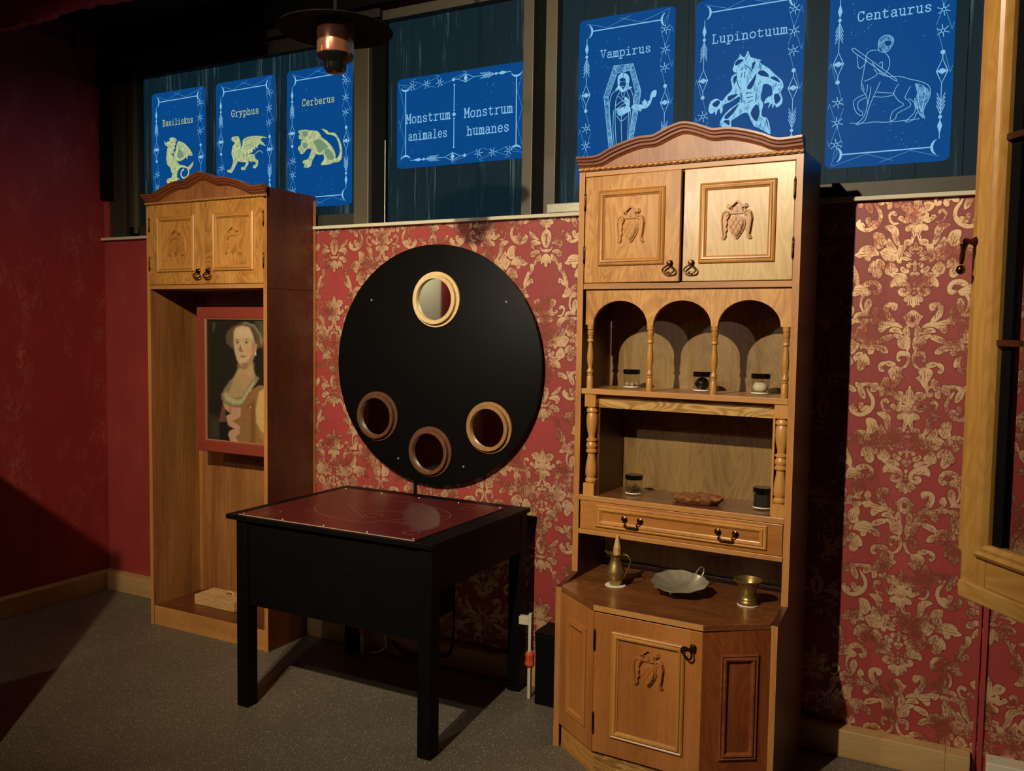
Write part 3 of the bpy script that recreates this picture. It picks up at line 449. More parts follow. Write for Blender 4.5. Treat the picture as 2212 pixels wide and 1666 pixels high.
# damask print on the back wall: leaves and scrolls printed in gold, mirrored about each column
def damask():
    Px, Pz = 0.5581, 0.6443
    gold, under, vein = MB(), MB(), MB()
    xmin, xmax, zmin, zmax = -2.9, 1.72, 0.09, 1.964
    def clip(poly):
        for ax, lim, sgn in ((0, xmin, 1), (0, xmax, -1), (1, zmin, 1), (1, zmax, -1)):
            out = []
            for i in range(len(poly)):
                a, b = poly[i-1], poly[i]
                da, db = (a[ax]-lim)*sgn, (b[ax]-lim)*sgn
                if (da >= 0) != (db >= 0):
                    t = da/(da-db); out.append((a[0]+(b[0]-a[0])*t, a[1]+(b[1]-a[1])*t))
                if db >= 0: out.append(b)
            poly = out
            if len(poly) < 3: return None
        return poly
    def prep(l):
        p = [(v.x, v.y) for v in catmull([(x*0.0010155, z*0.0010155) for x, z in l], 3, True)]
        ar = sum(p[i-1][0]*p[i][1]-p[i][0]*p[i-1][1] for i in range(len(p)))
        if ar < 0: p.reverse()
        q = []; g = []
        m = len(p)
        for i in range(m):
            t = Vector(p[(i+1) % m])-Vector(p[i-1])
            if t.length < 1e-9: t = Vector((1, 0))
            t.normalize(); q.append((p[i][0]+t.y*0.0055, p[i][1]-t.x*0.0055)); g.append((p[i][0]+t.y*0.0014, p[i][1]-t.x*0.0014))
        return g, q
    pal = [prep(l) for l in DAM_PALM]; cA = pal+[prep(l) for l in DAM_BRANCH]+[prep(l) for l in DAM_A]; cB = pal+[prep(l) for l in DAM_B]
    cache = {}
    def veins_of(ip, half):
        """dark ribs printed along a leaf: one down the middle and two beside it"""
        if (ip, half) in cache: return cache[ip, half]
        P = np.array((cB if half else cA)[ip][0]); c = P.mean(0); out = []
        u, sv, vt = np.linalg.svd(P-c); d = vt[0]; e = vt[1]
        l = np.abs((P-c) @ d).max(); w = np.abs((P-c) @ e).max()
        if l > 0.011 and w > 0.0045 and w/l > 0.3:
            for k, f in ((0, 0.62), (0.42, 0.42), (-0.42, 0.42)):
                if k and w < 0.009: continue
                a = c-d*l*f+e*w*k*0.7; b = c+d*l*f+e*w*k*1.1
                out.append((tuple(a), tuple(b), 0.0010 if k else 0.0014))
        cache[ip, half] = out
        return out
    for half in (0, 1):
        for i in range(-7, 6):
            cx = -0.193 + Px*(i+0.5*half)
            if cx < xmin-0.3 or cx > xmax+0.3: continue
            for j in range(-4, 3):
                cz = 1.8077 + Pz*(j+0.5*half)
                for ip, (p, q) in enumerate(cB if half else cA):
                    for sg in (1, -1):
                        e = (ip*4+half*2+(sg > 0))*1e-6
                        for src, dst, y in ((p, gold, WY1-0.0006-e), (q, under, WY1-0.0002-e)):
                            pl = clip([(cx+sg*x, cz+z) for x, z in (src if sg == 1 else src[::-1])])
                            if pl: dst.flat(pl, y)
                        for a, b, w in veins_of(ip, half):
                            qa, qb = (cx+sg*a[0], cz+a[1]), (cx+sg*b[0], cz+b[1])
                            if min(qa[0], qb[0]) > xmin and max(qa[0], qb[0]) < xmax and min(qa[1], qb[1]) > zmin and max(qa[1], qb[1]) < zmax:
                                t = Vector((qb[0]-qa[0], qb[1]-qa[1])).normalized()
                                vein.flat([(qa[0]-t.y*w, qa[1]+t.x*w), (qa[0]+t.y*w, qa[1]-t.x*w), qb], WY1-0.0010)
    g = gold.build('gold_print', M_gold, wall_back, fix=False); tag(g, kind='stuff')
    v = vein.build('vein_print', M_under, wall_back, fix=False); tag(v, kind='stuff')
    u = under.build('underlay_print', M_under, wall_back, fix=False); tag(u, kind='stuff')
damask()

M_cream = plain('cream_trim_paint', srgb(206, 196, 170), 0.5, var=0.06)
M_redtrim = plain('dark_red_trim_paint', srgb(152, 54, 54), 0.45, var=0.1)
struct('trim_1', MB().box(WX0, WX1, 3.25, 3.29, 1.964, 1.979), M_cream, bevel=0.002)
struct('trim_2', MB().box(WX0, WX1, 3.24, 3.2745, 2.952, CZ), M_matt)
struct('trim_3', MB().box(0.049, 0.059, 3.265, 3.2735, 0, 1.964).box(0.063, 0.079, 3.262, 3.2735, 0, 1.964), M_redtrim, bevel=0.002)
struct('trim_4', MB().box(-4.337, -4.256, 3.242, 3.26, 2.19, 2.967), M_matt, bevel=0.003)
struct('baseboard_back', MB().box(-4.281, -0.03, 3.212, 3.274, 0, 0.099).box(-0.03, 0.044, 3.208, 3.274, 0, 0.097), M_base, bevel=0.003)
struct('baseboard_left', MB().box(-4.344, -4.281, WY0, 3.274, 0, 0.099), M_base, bevel=0.003)
struct('baseboard_right', MB().box(0.09, WX1, 3.2, 3.2735, 0, 0.1), M_cream, bevel=0.003)

# ------------------------------------------------------------------ windows with backlit dark boards and glowing cards
M_metal = plain('grey_brown_window_metal', srgb(92, 84, 70), 0.42, 0.3, var=0.12, vscale=6)
M_metal2 = plain('dark_window_metal', srgb(58, 52, 44), 0.5, 0.3, var=0.12, vscale=6)
M_sill = plain('brushed_silver_sill', srgb(190, 184, 160), 0.35, 0.7, var=0.25, vscale=60)
M_pane = glassmat('window_glass', (0.97, 0.99, 1, 1), 0.02, rough=0.4)

def plank_mat():
    m, nt, b = newmat('backlit_blackened_boards'); N = nt.nodes.new; L = nt.links.new
    tc = N('ShaderNodeTexCoord'); oi = N('ShaderNodeObjectInfo')
    cmb = N('ShaderNodeCombineXYZ')
    for i in range(3): L(oi.outputs['Random'], cmb.inputs[i])
    add = N('ShaderNodeVectorMath'); add.operation = 'MULTIPLY_ADD'; L(cmb.outputs[0], add.inputs[0]); add.inputs[1].default_value = (31, 17, 23); L(tc.outputs['Object'], add.inputs[2])
    def noise(sx, sz, sc, d, dist=0.0):
        mp = N('ShaderNodeMapping'); mp.inputs['Scale'].default_value = (sx, 1, sz); L(add.outputs[0], mp.inputs['Vector'])
        n = N('ShaderNodeTexNoise'); n.inputs['Scale'].default_value = sc; n.inputs['Detail'].default_value = d; n.inputs['Distortion'].default_value = dist; n.inputs['Roughness'].default_value = 0.7
        L(mp.outputs[0], n.inputs['Vector']); return n
    a = noise(17, 0.5, 3, 8, 1.4); c = noise(2.5, 0.7, 1.8, 3)
    r1 = N('ShaderNodeMapRange'); r1.inputs['From Min'].default_value = 0.52; r1.inputs['From Max'].default_value = 0.8; L(a.outputs['Fac'], r1.inputs['Value'])
    r2 = N('ShaderNodeMapRange'); r2.inputs['From Min'].default_value = 0.48; r2.inputs['From Max'].default_value = 0.72; L(c.outputs['Fac'], r2.inputs['Value'])
    mu = N('ShaderNodeMath'); mu.operation = 'MULTIPLY'; L(r1.outputs[0], mu.inputs[0]); L(r2.outputs[0], mu.inputs[1])
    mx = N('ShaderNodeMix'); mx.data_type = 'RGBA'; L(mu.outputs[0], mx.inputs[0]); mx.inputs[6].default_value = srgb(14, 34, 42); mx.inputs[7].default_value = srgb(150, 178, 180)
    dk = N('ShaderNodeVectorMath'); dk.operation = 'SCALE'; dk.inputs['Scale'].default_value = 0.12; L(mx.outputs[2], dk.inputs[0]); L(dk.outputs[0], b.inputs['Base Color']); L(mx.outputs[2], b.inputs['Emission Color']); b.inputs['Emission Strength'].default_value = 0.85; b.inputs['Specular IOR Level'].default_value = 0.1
    b.inputs['Roughness'].default_value = 0.6
    return m
M_plank = plank_mat()  # boards emit: backlight of the window film put into their colour
M_blue = emit('glowing_blue_card', srgb(9, 70, 132), 1.0, rough=0.4)
M_lite = emit('glowing_pale_print', srgb(144, 200, 236), 0.9)
M_lite2 = emit('glowing_dim_print', srgb(84, 146, 194), 0.9)
M_mid = emit('glowing_mid_print', srgb(62, 132, 178), 0.9)
M_yel = emit('glowing_cream_print', srgb(196, 204, 146), 0.9)
M_yelV = emit_var('engraved_cream_print', srgb(204, 210, 150), srgb(150, 168, 124), 0.9, 55)
M_liteV = emit_var('engraved_pale_print', srgb(150, 208, 240), srgb(60, 130, 180), 0.95, 70, (1, 1, 0.5), 0.5, 0.68)
M_midV = emit_var('engraved_mid_print', srgb(112, 172, 210), srgb(40, 104, 158), 0.95, 90, (1, 1, 1), 0.4, 0.6)
M_yelD = emit('glowing_olive_print', srgb(120, 148, 118), 0.9)
M_inkd = emit('dark_blue_print', srgb(9, 62, 116), 1.0)

def planks(parent, x0, x1, z0, z1, seed):
    r = random.Random(seed); x = x0; n = 0
    while x < x1-0.01:
        w = r.choice((0.075, 0.1, 0.12, 0.145)); xe = min(x1, x+w)
        if x1-xe < 0.04: xe = x1
        d = r.uniform(0, 0.004)
        MB().box(x+0.0012, xe-0.0012, 3.334-d, 3.35, z0, z1).build('plank', M_plank, parent, fix=False)
        x = xe

def window(name, bars, pane, pl, seed):
    o = empty(name, (0, 0, 0)); tag(o, kind='structure')
    for nm, mat, b in bars:
        MB().box(*b).build(nm, mat, o, bevel=0.003, fix=False)
    MB().box(*pane).build('pane', M_pane, o, fix=False)
    planks(o, *pl, seed)
    MB().box(pl[0], pl[1], 3.352, 3.36, pl[2], pl[3]).build('backing', M_matt, o, fix=False)
    return o
window('window_1', [
    ('jamb', M_metal2, (-4.3089, -4.183, 3.2855, 3.3809, 1.9823, 2.9539)), ('inner_stile', M_metal2, (-4.1627, -4.0815, 3.2957, 3.3809, 1.9823, 2.891)),
    ('bead', M_metal, (-4.1221, -4.0917, 3.2896, 3.2997, 1.9975, 2.8707)),
    ('head', M_metal2, (-4.183, -2.457, 3.2855, 3.3809, 2.9133, 2.9539)), ('inner_head', M_metal2, (-4.1627, -2.5179, 3.2957, 3.3809, 2.8351, 2.9011)),
    ('bottom_rail', M_metal2, (-4.1627, -2.5992, 3.2957, 3.3809, 1.9823, 2.0381)), ('stile', M_metal, (-2.6012, -2.5159, 3.2875, 3.3809, 1.9802, 2.9214)),
    ('mullion_gap', M_matt, (-2.5159, -2.4388, 3.3119, 3.3809, 1.9802, 2.9519))],
    (-4.0815, -2.5992, 3.3119, 3.315, 2.0381, 2.8351), (-4.0815, -2.5992, 2.0076, 2.8605), 3)
window('window_2', [
    ('head', M_metal, (-2.4388, -1.7159, 3.2855, 3.3809, 2.893, 2.9366)), ('post', M_metal, (-1.7159, -1.6671, 3.2855, 3.3809, 1.9802, 2.9539)),
    ('bead', M_sill, (-2.4382, -2.4352, 3.3078, 3.3119, 1.9802, 2.363)),
    ('mullion_gap', M_matt, (-1.6671, -1.6123, 3.3119, 3.3809, 1.9802, 2.9539))],
    (-2.4337, -1.7159, 3.3119, 3.315, 1.9802, 2.893), (-2.4367, -1.7159, 1.9802, 2.9011), 9)
window('window_3', [
    ('stile', M_metal, (-1.6123, -1.5595, 3.2855, 3.3809, 1.9802, 2.9539)), ('head', M_metal, (-1.5595, 1.7159, 3.2855, 3.3809, 2.9163, 2.9539)),
    ('bottom_rail', M_metal2, (-1.4214, 1.7159, 3.2896, 3.3809, 1.9823, 2.0361)), ('sill', M_sill, (-1.5839, -1.4214, 3.2611, 3.3809, 1.9813, 2.0198)),
    ('far_stile', M_metal, (1.6651, 1.7159, 3.2855, 3.3809, 1.9802, 2.9539))],
    (-1.5595, 1.6651, 3.3119, 3.315, 2.0198, 2.9163), (-1.5595, 1.6651, 1.9975, 2.9214), 21)

# lettering: a typewriter slab face drawn as strokes (cap height 7, x-height 4.8)
_bowl = [(1.2,3.6),(2.1,4.8),(3.5,4.8),(4.6,3.6),(4.6,1.2),(3.5,0),(2.1,0),(1.2,1.2)]
_arch = [(1.2,3.3),(2.1,4.6),(3.3,4.7),(4.1,3.8),(4.1,0)]
GLYPH = {
 'a': [[(1,4),(1.8,4.8),(3.2,4.8),(4,4),(4,0.6),(4.4,0),(5,0)],[(4,2.8),(2,2.7),(1,2),(0.9,1),(1.6,0),(2.8,0),(4,1)]],
 's': [[(4.2,3.6),(3.9,4.5),(2.7,4.85),(1.5,4.6),(1,3.7),(1.6,2.8),(3.5,2.2),(4.3,1.3),(3.7,.3),(2.5,0),(1.3,.3),(.9,1.3)]],
 'i': [[(1,4.8),(2.5,4.8),(2.5,0)],[(0.8,0),(4.4,0)],[(2.3,6.6),(2.7,6.6)]],
 'l': [[(1,7),(2.5,7),(2.5,0)],[(0.8,0),(4.4,0)]],
 'k': [[(0.3,7),(1.3,7),(1.3,0)],[(.3,0),(2.3,0)],[(1.3,1.8),(3.8,4.8)],[(3,4.8),(4.9,4.8)],[(2.3,3),(4.2,0)],[(3.4,0),(5.1,0)]],
 'u': [[(0.2,4.8),(1.2,4.8),(1.2,1.2),(1.9,.1),(3,.1),(4,1)],[(3,4.8),(4,4.8),(4,0),(5,0)]],
 'r': [[(.5,4.8),(1.8,4.8),(1.8,0)],[(.6,0),(3.4,0)],[(1.8,3.2),(2.7,4.5),(3.8,4.9),(4.6,4.3)]],
 'y': [[(0.1,4.8),(1.9,4.8)],[(3.2,4.8),(5,4.8)],[(1,4.8),(2.6,0.4)],[(4.2,4.8),(2.4,-.8),(1.7,-1.9),(.4,-2)]],
 'p': [[(.2,4.8),(1.2,4.8),(1.2,-2)],[(.2,-2),(2.5,-2)],_bowl],
 'b': [[(.2,7),(1.2,7),(1.2,0)],_bowl],
 'h': [[(.2,7),(1.2,7),(1.2,0)],[(.3,0),(2.2,0)],_arch,[(3.2,0),(5,0)]],
 'n': [[(.2,4.8),(1.2,4.8),(1.2,0)],[(.3,0),(2.2,0)],_arch,[(3.2,0),(5,0)]],
 'm': [[(0,4.8),(.8,4.8),(.8,0)],[(0,0),(1.7,0)],[(.8,3.7),(1.5,4.7),(2.3,4.6),(2.7,3.8),(2.7,0)],[(2.7,3.7),(3.4,4.7),(4.2,4.6),(4.6,3.8),(4.6,0)],[(2.1,0),(3.4,0)],[(4,0),(5.4,0)]],
 'o': [[(2.6,4.85),(3.8,4.4),(4.6,3.2),(4.6,1.6),(3.8,.4),(2.6,0),(1.4,.4),(.7,1.6),(.7,3.2),(1.4,4.4),(2.6,4.85)]],
 'e': [[(.9,2.5),(4.5,2.5),(4.3,3.8),(3.4,4.8),(2,4.8),(1,3.8),(.8,2),(1.4,.5),(2.6,0),(3.9,.3),(4.5,1)]],
 't': [[(1.8,6.3),(1.8,1),(2.4,0.1),(3.6,0.1),(4.4,.8)],[(.5,4.7),(4,4.7)]],
 'B': [[(.2,7),(3.2,7),(4.2,6.3),(4.2,4.6),(3.4,3.7),(1.2,3.7)],[(1.2,7),(1.2,0)],[(.2,0),(3.5,0),(4.7,.9),(4.7,2.6),(3.4,3.7)]],
 'G': [[(4.5,7),(4.5,5.2),(3.7,6.6),(2.4,7),(1.2,6.2),(.6,4.4),(.7,2),(1.4,.5),(2.8,0),(4,.5),(4.5,1.4),(4.5,3)],[(3,3),(5.2,3)]],
 'C': [[(4.5,7),(4.5,5.1),(3.7,6.6),(2.4,7),(1.2,6.2),(.6,4.4),(.7,2),(1.4,.5),(2.8,0),(4,.5),(4.6,1.7)]],
 'M': [[(0,0),(1.7,0)],[(.8,0),(.8,7)],[(0,7),(1,7),(2.7,2.6),(4.4,7),(5.4,7)],[(4.6,7),(4.6,0)],[(3.8,0),(5.5,0)]],
 'V': [[(0,7),(1.9,7)],[(3.4,7),(5.3,7)],[(.8,7),(2.6,0),(4.5,7)]],
 'L': [[(.4,7),(2.7,7)],[(1.4,7),(1.4,0)],[(.4,0),(4.7,0),(4.7,1.9)]],
}
def lettering(mb, text, x0, x1, z, cap, y):
    adv = (x1-x0)/len(text); sx = adv/5.9; sz = cap/7.0
    for i, ch in enumerate(text):
        for st in GLYPH[ch]:
            pts = catmull(st, 3) if len(st) > 3 else [Vector(p) for p in st]
            mb.stroke([(x0+i*adv+(p.x+0.3)*sx, z+p.y*sz) for p in pts], 0.82*(sx+sz)/2, y)

CW, CH = 0.397, 0.655
CK = 1.0153      # printed size of the cards
def star(mb, c, r, y, w):
    for k in range(6):
        a = math.radians(90+60*k+8)
        d = (math.cos(a), math.sin(a))
        mb.stroke([(c[0]+d[0]*r*0.28, c[1]+d[1]*r*0.28), (c[0]+d[0]*r, c[1]+d[1]*r)], w, y)
    mb.stroke([(c[0]+r*0.3*math.cos(t), c[1]+r*0.3*math.sin(t)) for t in [k*math.pi/4 for k in range(8)]], w*0.9, y, closed=True)
def dotp(mb, c, r, y):
    mb.flat([(c[0]+r*math.cos(k*math.pi/5), c[1]+r*math.sin(k*math.pi/5)) for k in range(10)], y)
def crescent(mb, c, r, sg, y):
    out = [(c[0]+sg*r*0.9*math.cos(t), c[1]+r*math.sin(t)) for t in [math.radians(-78+156*k/12) for k in range(13)]]
    inn = [(c[0]+sg*(r*0.62*math.cos(t)-0.04*r), c[1]+r*0.98*math.sin(t)) for t in [math.radians(78-156*k/12) for k in range(13)]]
    mb.flat(out+inn[1:-1], y)
ORN = {}
def ornaments(parent, quarter=False):
    """border of a card: every crescent, bar, arrow, diamond and star is a part; half of it repeats turned by 180 degrees"""
    y = -0.0036
    if not ORN:
        A = MB(); crescent(A, (0.036, 0.607), 0.026, 1, y); ORN['crescent'] = [A]
        A = MB(); crescent(A, (0.362, 0.609), 0.026, -1, y); ORN['crescent'].append(A)
        A = MB(); A.stroke([(0.060, 0.607), (0.338, 0.609)], 0.0042, y); ORN['border_bar'] = [A]
        A = MB(); A.flat([(0.034,0.516),(0.0415,0.538),(0.034,0.566),(0.0265,0.538)], y)
        A.stroke([(0.034,0.58),(0.034,0.40)], 0.0022, y); dotp(A, (0.034,0.509), 0.0062, y)
        for k in range(4):
            z = 0.500-0.0130*k
            A.stroke([(0.022, z-0.030), (0.034, z)], 0.0024, y); A.stroke([(0.046, z-0.030), (0.034, z)], 0.0024, y)
        ORN['feather_arrow'] = [A]
        A = MB(); A.stroke([(0.034,0.399),(0.051,0.359),(0.034,0.318),(0.017,0.359)], 0.0034, y, closed=True)
        A.flat([(0.017,0.359),(0.034,0.369),(0.051,0.359),(0.034,0.349)], y)
        A.stroke([(0.034,0.318),(0.034,0.30)], 0.0026, y); dotp(A, (0.034,0.297), 0.0075, y)
        ORN['eye_diamond'] = [A]
        ORN['star'] = []
        for z in (0.227, 0.158, 0.082): A = MB(); star(A, (0.037, z), 0.020, y, 0.0024); ORN['star'].append(A)
        T = MB()
        for a, b in (((0.034,0.638),(0.12,0.612)),((0.12,0.612),(0.215,0.645)),((0.175,0.641),(0.255,0.615)),((0.255,0.612),(0.37,0.646)),((0.374,0.648),(0.364,0.59))): T.stroke([a, b], 0.0018, y)
        for seg in (((0.034,0.292),(0.055,0.215)),((0.057,0.206),(0.014,0.075)),((0.010,0.225),(0.038,0.14)),((0.010,0.225),(0.004,0.205)),((0.036,0.15),(0.056,0.085)),((0.014,0.075),(0.007,0.098)),((0.010,0.365),(0.028,0.30)),((0.010,0.365),(0.004,0.345)),((0.056,0.08),(0.032,0.032))): T.stroke(seg, 0.0019, y)
        ORN['constellation_line'] = [T]
    for nm, lst in ORN.items():
        for src in lst:
            for turn in (0, 1):
                v = [(CW-x, yy, CH-z) for x, yy, z in src.v] if turn else src.v
                if quarter: B = MB().add([(z, yy, CW-x) for x, yy, z in v], [f[::-1] for f in src.f])
                else: B = MB().add(v, src.f)
                q = B.build(nm, M_lite2 if nm == 'constellation_line' else M_lite, parent, fix=False)
                if nm == 'constellation_line': tag(q, kind='stuff')
def stars_dust(mb, n, y, seed, rects):
    r = random.Random(seed)
    for k in range(n):
        x0, x1, z0, z1 = rects[k % len(rects)]
        dotp(mb, (r.uniform(x0, x1), r.uniform(z0, z1)), r.choice((0.0008, 0.0012, 0.0018)), y)
def round_rect(w, h, r):
    out = []
    for cx, cz, a0 in ((w-r, r, -90), (w-r, h-r, 0), (r, h-r, 90), (r, r, 180)):
        for k in range(5):
            a = math.radians(a0+22.5*k); out.append((cx+r*math.cos(a), cz+r*math.sin(a)))
    return out

M_dust = emit('glowing_dust_print', srgb(84, 146, 190), 0.9)
def card(key, title, x, z, label, creature, tx, col):
    o = MB().prism(round_rect(CW, CH, 0.022), -0.003, 0.0).build('glowing_card', M_blue, None, loc=(x, 3.33, z)); o.scale = (CK, 1, CK)
    tag(o, label, 'poster', 'glowing monster cards in the windows')
    ornaments(o)
    S = MB(); stars_dust(S, 70, -0.0034, len(title)*7, ((0.07,0.2,0.45,0.57),(0.2,0.33,0.05,0.14),(0.07,0.33,0.1,0.5)))
    tag(S.build('star_dust', M_dust, o, fix=False), kind='stuff')
    t = MB(); lettering(t, title, tx[0], tx[1], tx[2], 0.031, -0.004)
    tt = t.build('title', col, o, fix=False); tag(tt, 'lettering that reads ' + title)
    mats = {'Y': M_yelV, 'G': M_yelD, 'L': M_liteV, 'M': M_midV, 'D': M_inkd, 'l': M_lite, 'd': M_inkd, 'y': M_yel, 'g': M_yelD, 'k': M_lite}
    lay = MB(); used = []; h = 0.0
    for kind, w, pts in CARD_ART[key]:
        m = mats[kind]
        if m not in used: used.append(m)
        lay.cur = used.index(m); h += 0.00002
        P = [(px*0.001, pz*0.001) for px, pz in pts]
        if kind.isupper():
            if min(pz for _, pz in P) < 0.012: P = [(px, max(pz, 0.012)) for px, pz in P]
            if kind in 'YGL' or (key != 'vam' and kind in 'MD'): P = [(v.x, v.y) for v in catmull(P, 3, True)]
            lay.flat(P, -0.004-h)
        else:
            P = [(px, max(pz, 0.012)) for px, pz in P]
            Q = [(v.x, v.y) for v in catmull(P, 3)] if len(P) > 2 and kind != 'k' else P
            lay.stroke(Q, w*0.001*1.15, -0.004-h)
    c = lay.build(creature, None, o, mats=used, fix=False)
    return o
card('bas', 'Basiliskus', -4.0104, 2.0838, 'blue glowing card with cream basilisk titled Basiliskus', 'basilisk_drawing', (0.082, 0.312, 0.478), M_yel)
card('gry', 'Gryphus', -3.5282, 2.0838, 'blue glowing card with cream winged griffin titled Gryphus', 'griffin_drawing', (0.105, 0.295, 0.478), M_yel)
card('cer', 'Cerberus', -3.0459, 2.0838, 'blue glowing card with cream many-headed dog titled Cerberus', 'cerberus_drawing', (0.095, 0.297, 0.482), M_yel)
card('vam', 'Vampirus', -1.4793, 2.094, 'blue glowing card with vampire in a coffin titled Vampirus', 'vampire_drawing', (0.092, 0.304, 0.495), M_lite)
card('lup', 'Lupinotuum', -0.995, 2.094, 'blue glowing card with a werewolf titled Lupinotuum', 'werewolf_drawing', (0.062, 0.338, 0.492), M_lite)
card('cen', 'Centaurus', -0.5077, 2.094, 'blue glowing card with outlined centaur titled Centaurus', 'centaur_drawing', (0.09, 0.326, 0.497), M_lite)
def middle_card():
    o = MB().prism(round_rect(CH, CW, 0.022), -0.003, 0.0).build('glowing_card', M_blue, None, loc=(-2.3829, 3.33, 2.229)); o.scale = (CK, 1, CK)
    tag(o, 'wide blue glowing card reading Monstrum animales and Monstrum humanes', 'poster', 'glowing monster cards in the windows')
    ornaments(o, True)
    S = MB(); stars_dust(S, 60, -0.0034, 5, ((0.06,0.2,0.07,0.18),(0.45,0.6,0.24,0.34),(0.06,0.6,0.1,0.3))); tag(S.build('star_dust', M_dust, o, fix=False), kind='stuff')
    D = MB(); D.stroke([(0.302,0.338),(0.302,0.24)], 0.0036, -0.004); D.stroke([(0.302,0.188),(0.302,0.075)], 0.0036, -0.004)
    for z, r in ((0.232,0.004),(0.214,0.0085),(0.196,0.004),(0.34,0.004),(0.073,0.004)): dotp(D, (0.302, z), r, -0.004)
    D.build('divider', M_lite, o, fix=False)
    for txt, x0, x1, z in (('Monstrum',0.048,0.284,0.198),('animales',0.060,0.270,0.122),('Monstrum',0.352,0.592,0.194),('humanes',0.366,0.578,0.118)):
        t = MB(); lettering(t, txt, x0, x1, z, 0.038, -0.004); q = t.build('title', M_lite, o, fix=False); tag(q, 'lettering that reads ' + txt)
middle_card()
# ------------------------------------------------------------------ cabinet fittings
MOULD = [(0.0, 0.0), (0.0, -0.006), (0.004, -0.009), (0.008, -0.006), (0.010, -0.006), (0.013, -0.011), (0.018, -0.010), (0.021, -0.005), (0.024, -0.0035), (0.024, 0.0)]
def mould(parent, x0, x1, z0, z1, y=0.0, name='panel_moulding', mat=None):
    return MB().frame(x0, x1, z0, z1, [(d, y+h) for d, h in MOULD]).build(name, mat or M_mould, parent, smooth=30, fix=False)

def crest(parent, cx, cz, y=0.0, mat=None, s=1.0):
    B = MB()
    def P(pts, h, mir=False):
        for sg in ((1, -1) if mir else (1,)):
            q = [(cx+sg*s*px, cz+s*pz) for px, pz in pts]; mx = sum(a for a, _ in q)/len(q); mz = sum(b for _, b in q)/len(q)
            B.prism(q, y-h*1.1, y+0.001)
            B.prism([(mx+(a-mx)*0.86, mz+(b-mz)*0.9) for a, b in q], y-h*1.75, y)
    sh = [(v.x, v.y) for v in catmull([(-.027,.004),(-.015,.015),(0,.019),(.015,.015),(.027,.004),(.027,-.02),(.016,-.042),(0,-.06),(-.016,-.042),(-.027,-.02)], 3, True)]
    P([(a*1.0, b) for a, b in sh], 0.005); P([(a*0.86, (b+.02)*0.86-.02) for a, b in sh], 0.0075)
    for off in (-0.016, 0.0, 0.016):
        for sg in (1, -1):
            pts = []
            for k in range(41):
                t = -0.06+0.12*k/40; px, pz = off+sg*0.62*t*0.85, -0.02+t*0.85
                if (px/0.0215)**2+((pz+0.019)/0.031)**2 < 1: pts.append((px, pz))
            if len(pts) > 2:
                a, b = pts[0], pts[-1]
                B.tube([(cx+s*a[0], y-0.0134, cz+s*a[1]), (cx+s*b[0], y-0.0134, cz+s*b[1])], 0.0014*s, 5)
    man = [(v.x, v.y) for v in catmull([(.020,.028),(.033,.037),(.047,.031),(.053,.010),(.050,-.018),(.046,-.046),(.052,-.057),(.040,-.060),(.033,-.050),(.035,-.038),(.029,-.030),(.033,-.018),(.029,-.006),(.032,.004),(.026,.014)], 2, True)]
    P(man, 0.005, True)
    for sg in (1, -1):
        sp = [(cx+sg*s*(.033+r*math.cos(t)), y-0.0095, cz+s*(.022+r*math.sin(t))) for t, r in [(k*0.6, 0.011-0.0009*k) for k in range(10)]]
        B.tube(sp, 0.0027*s, 6)
        B.tube([(cx+sg*s*a, y-0.0105, cz+s*b) for a, b in ((.045,.028),(.049,.005),(.046,-.022),(.042,-.050))], [0.0028*s, .003*s, .0026*s, .0014*s], 6)
        sp = [(cx+sg*s*(.020+r*math.cos(t)), y-0.008, cz+s*(.040+r*math.sin(t))) for t, r in [(k*0.7, 0.007-0.0007*k) for k in range(8)]]
        B.tube(sp, 0.0024*s, 6)
    P([(-.022,.022),(.022,.022),(.026,.036),(.014,.044),(0,.052),(-.014,.044),(-.026,.036)], 0.0035)
    P([(-.036,.046),(-.030,.042),(-.018,.047),(0,.062),(.018,.047),(.030,.042),(.036,.046),(.033,.056),(.028,.050),(.016,.055),(0,.069),(-.016,.055),(-.028,.050),(-.033,.056)], 0.006)
    P([(-.005,.03),(.005,.03),(0,.043)], 0.0055)
    o = B.build('crest_carving', mat or M_mould, parent, smooth=50)
    bv = o.modifiers.new('bevel', 'BEVEL'); bv.width = 0.0016; bv.segments = 2; bv.limit_method = 'ANGLE'; bv.angle_limit = math.radians(50)
    return o

def drop_handle(parent, x, z, y=0.0, tilt=0.0):
    B = MB()
    B.lathe([(0.0001,-0.001),(0.010,0.0),(0.011,-0.003),(0.006,-0.008),(0.0085,-0.013),(0.007,-0.017),(0.0001,-0.018)][::-1], 14, (x, y, z), 'y')
    ring = [(0,0),(-.006,-.006),(-.016,-.012),(-.021,-.020),(-.017,-.028),(-.006,-.031),(0,-.029),(.006,-.031),(.017,-.028),(.021,-.020),(.016,-.012),(.006,-.006)]
    c, s = math.cos(tilt), math.sin(tilt)
    pts = [(x+p.x*c-p.y*s, y-0.015+0.1*p.y, z-0.004+p.x*s+p.y*c) for p in catmull([(a, b) for a, b in ring], 3, True)]
    B.tube(pts, 0.0031, 7, closed=True)
    q = (x+(0)*c-(-.030)*s, y-0.018, z-0.004-.030*c); B.sphere(q, 0.005, 8, 6)
    return B.build('drop_handle', M_bronze, parent, smooth=50)

def hinge(parent, x, z0, z1, y=0.0):
    B = MB(); r = 0.0042; h = z1-z0
    B.lathe([(0.0001,0),(0.003,0.002),(0.0022,0.006),(r,0.009),(r,h*0.34),(r*0.8,h*0.345),(r,h*0.35),(r,h*0.65),(r*0.8,h*0.655),(r,h*0.66),(r,h-0.009),(0.0022,h-0.006),(0.003,h-0.002),(0.0001,h)], 10, (x, y-0.002, z0))
    return B.build('hinge', M_bronze, parent, smooth=50)

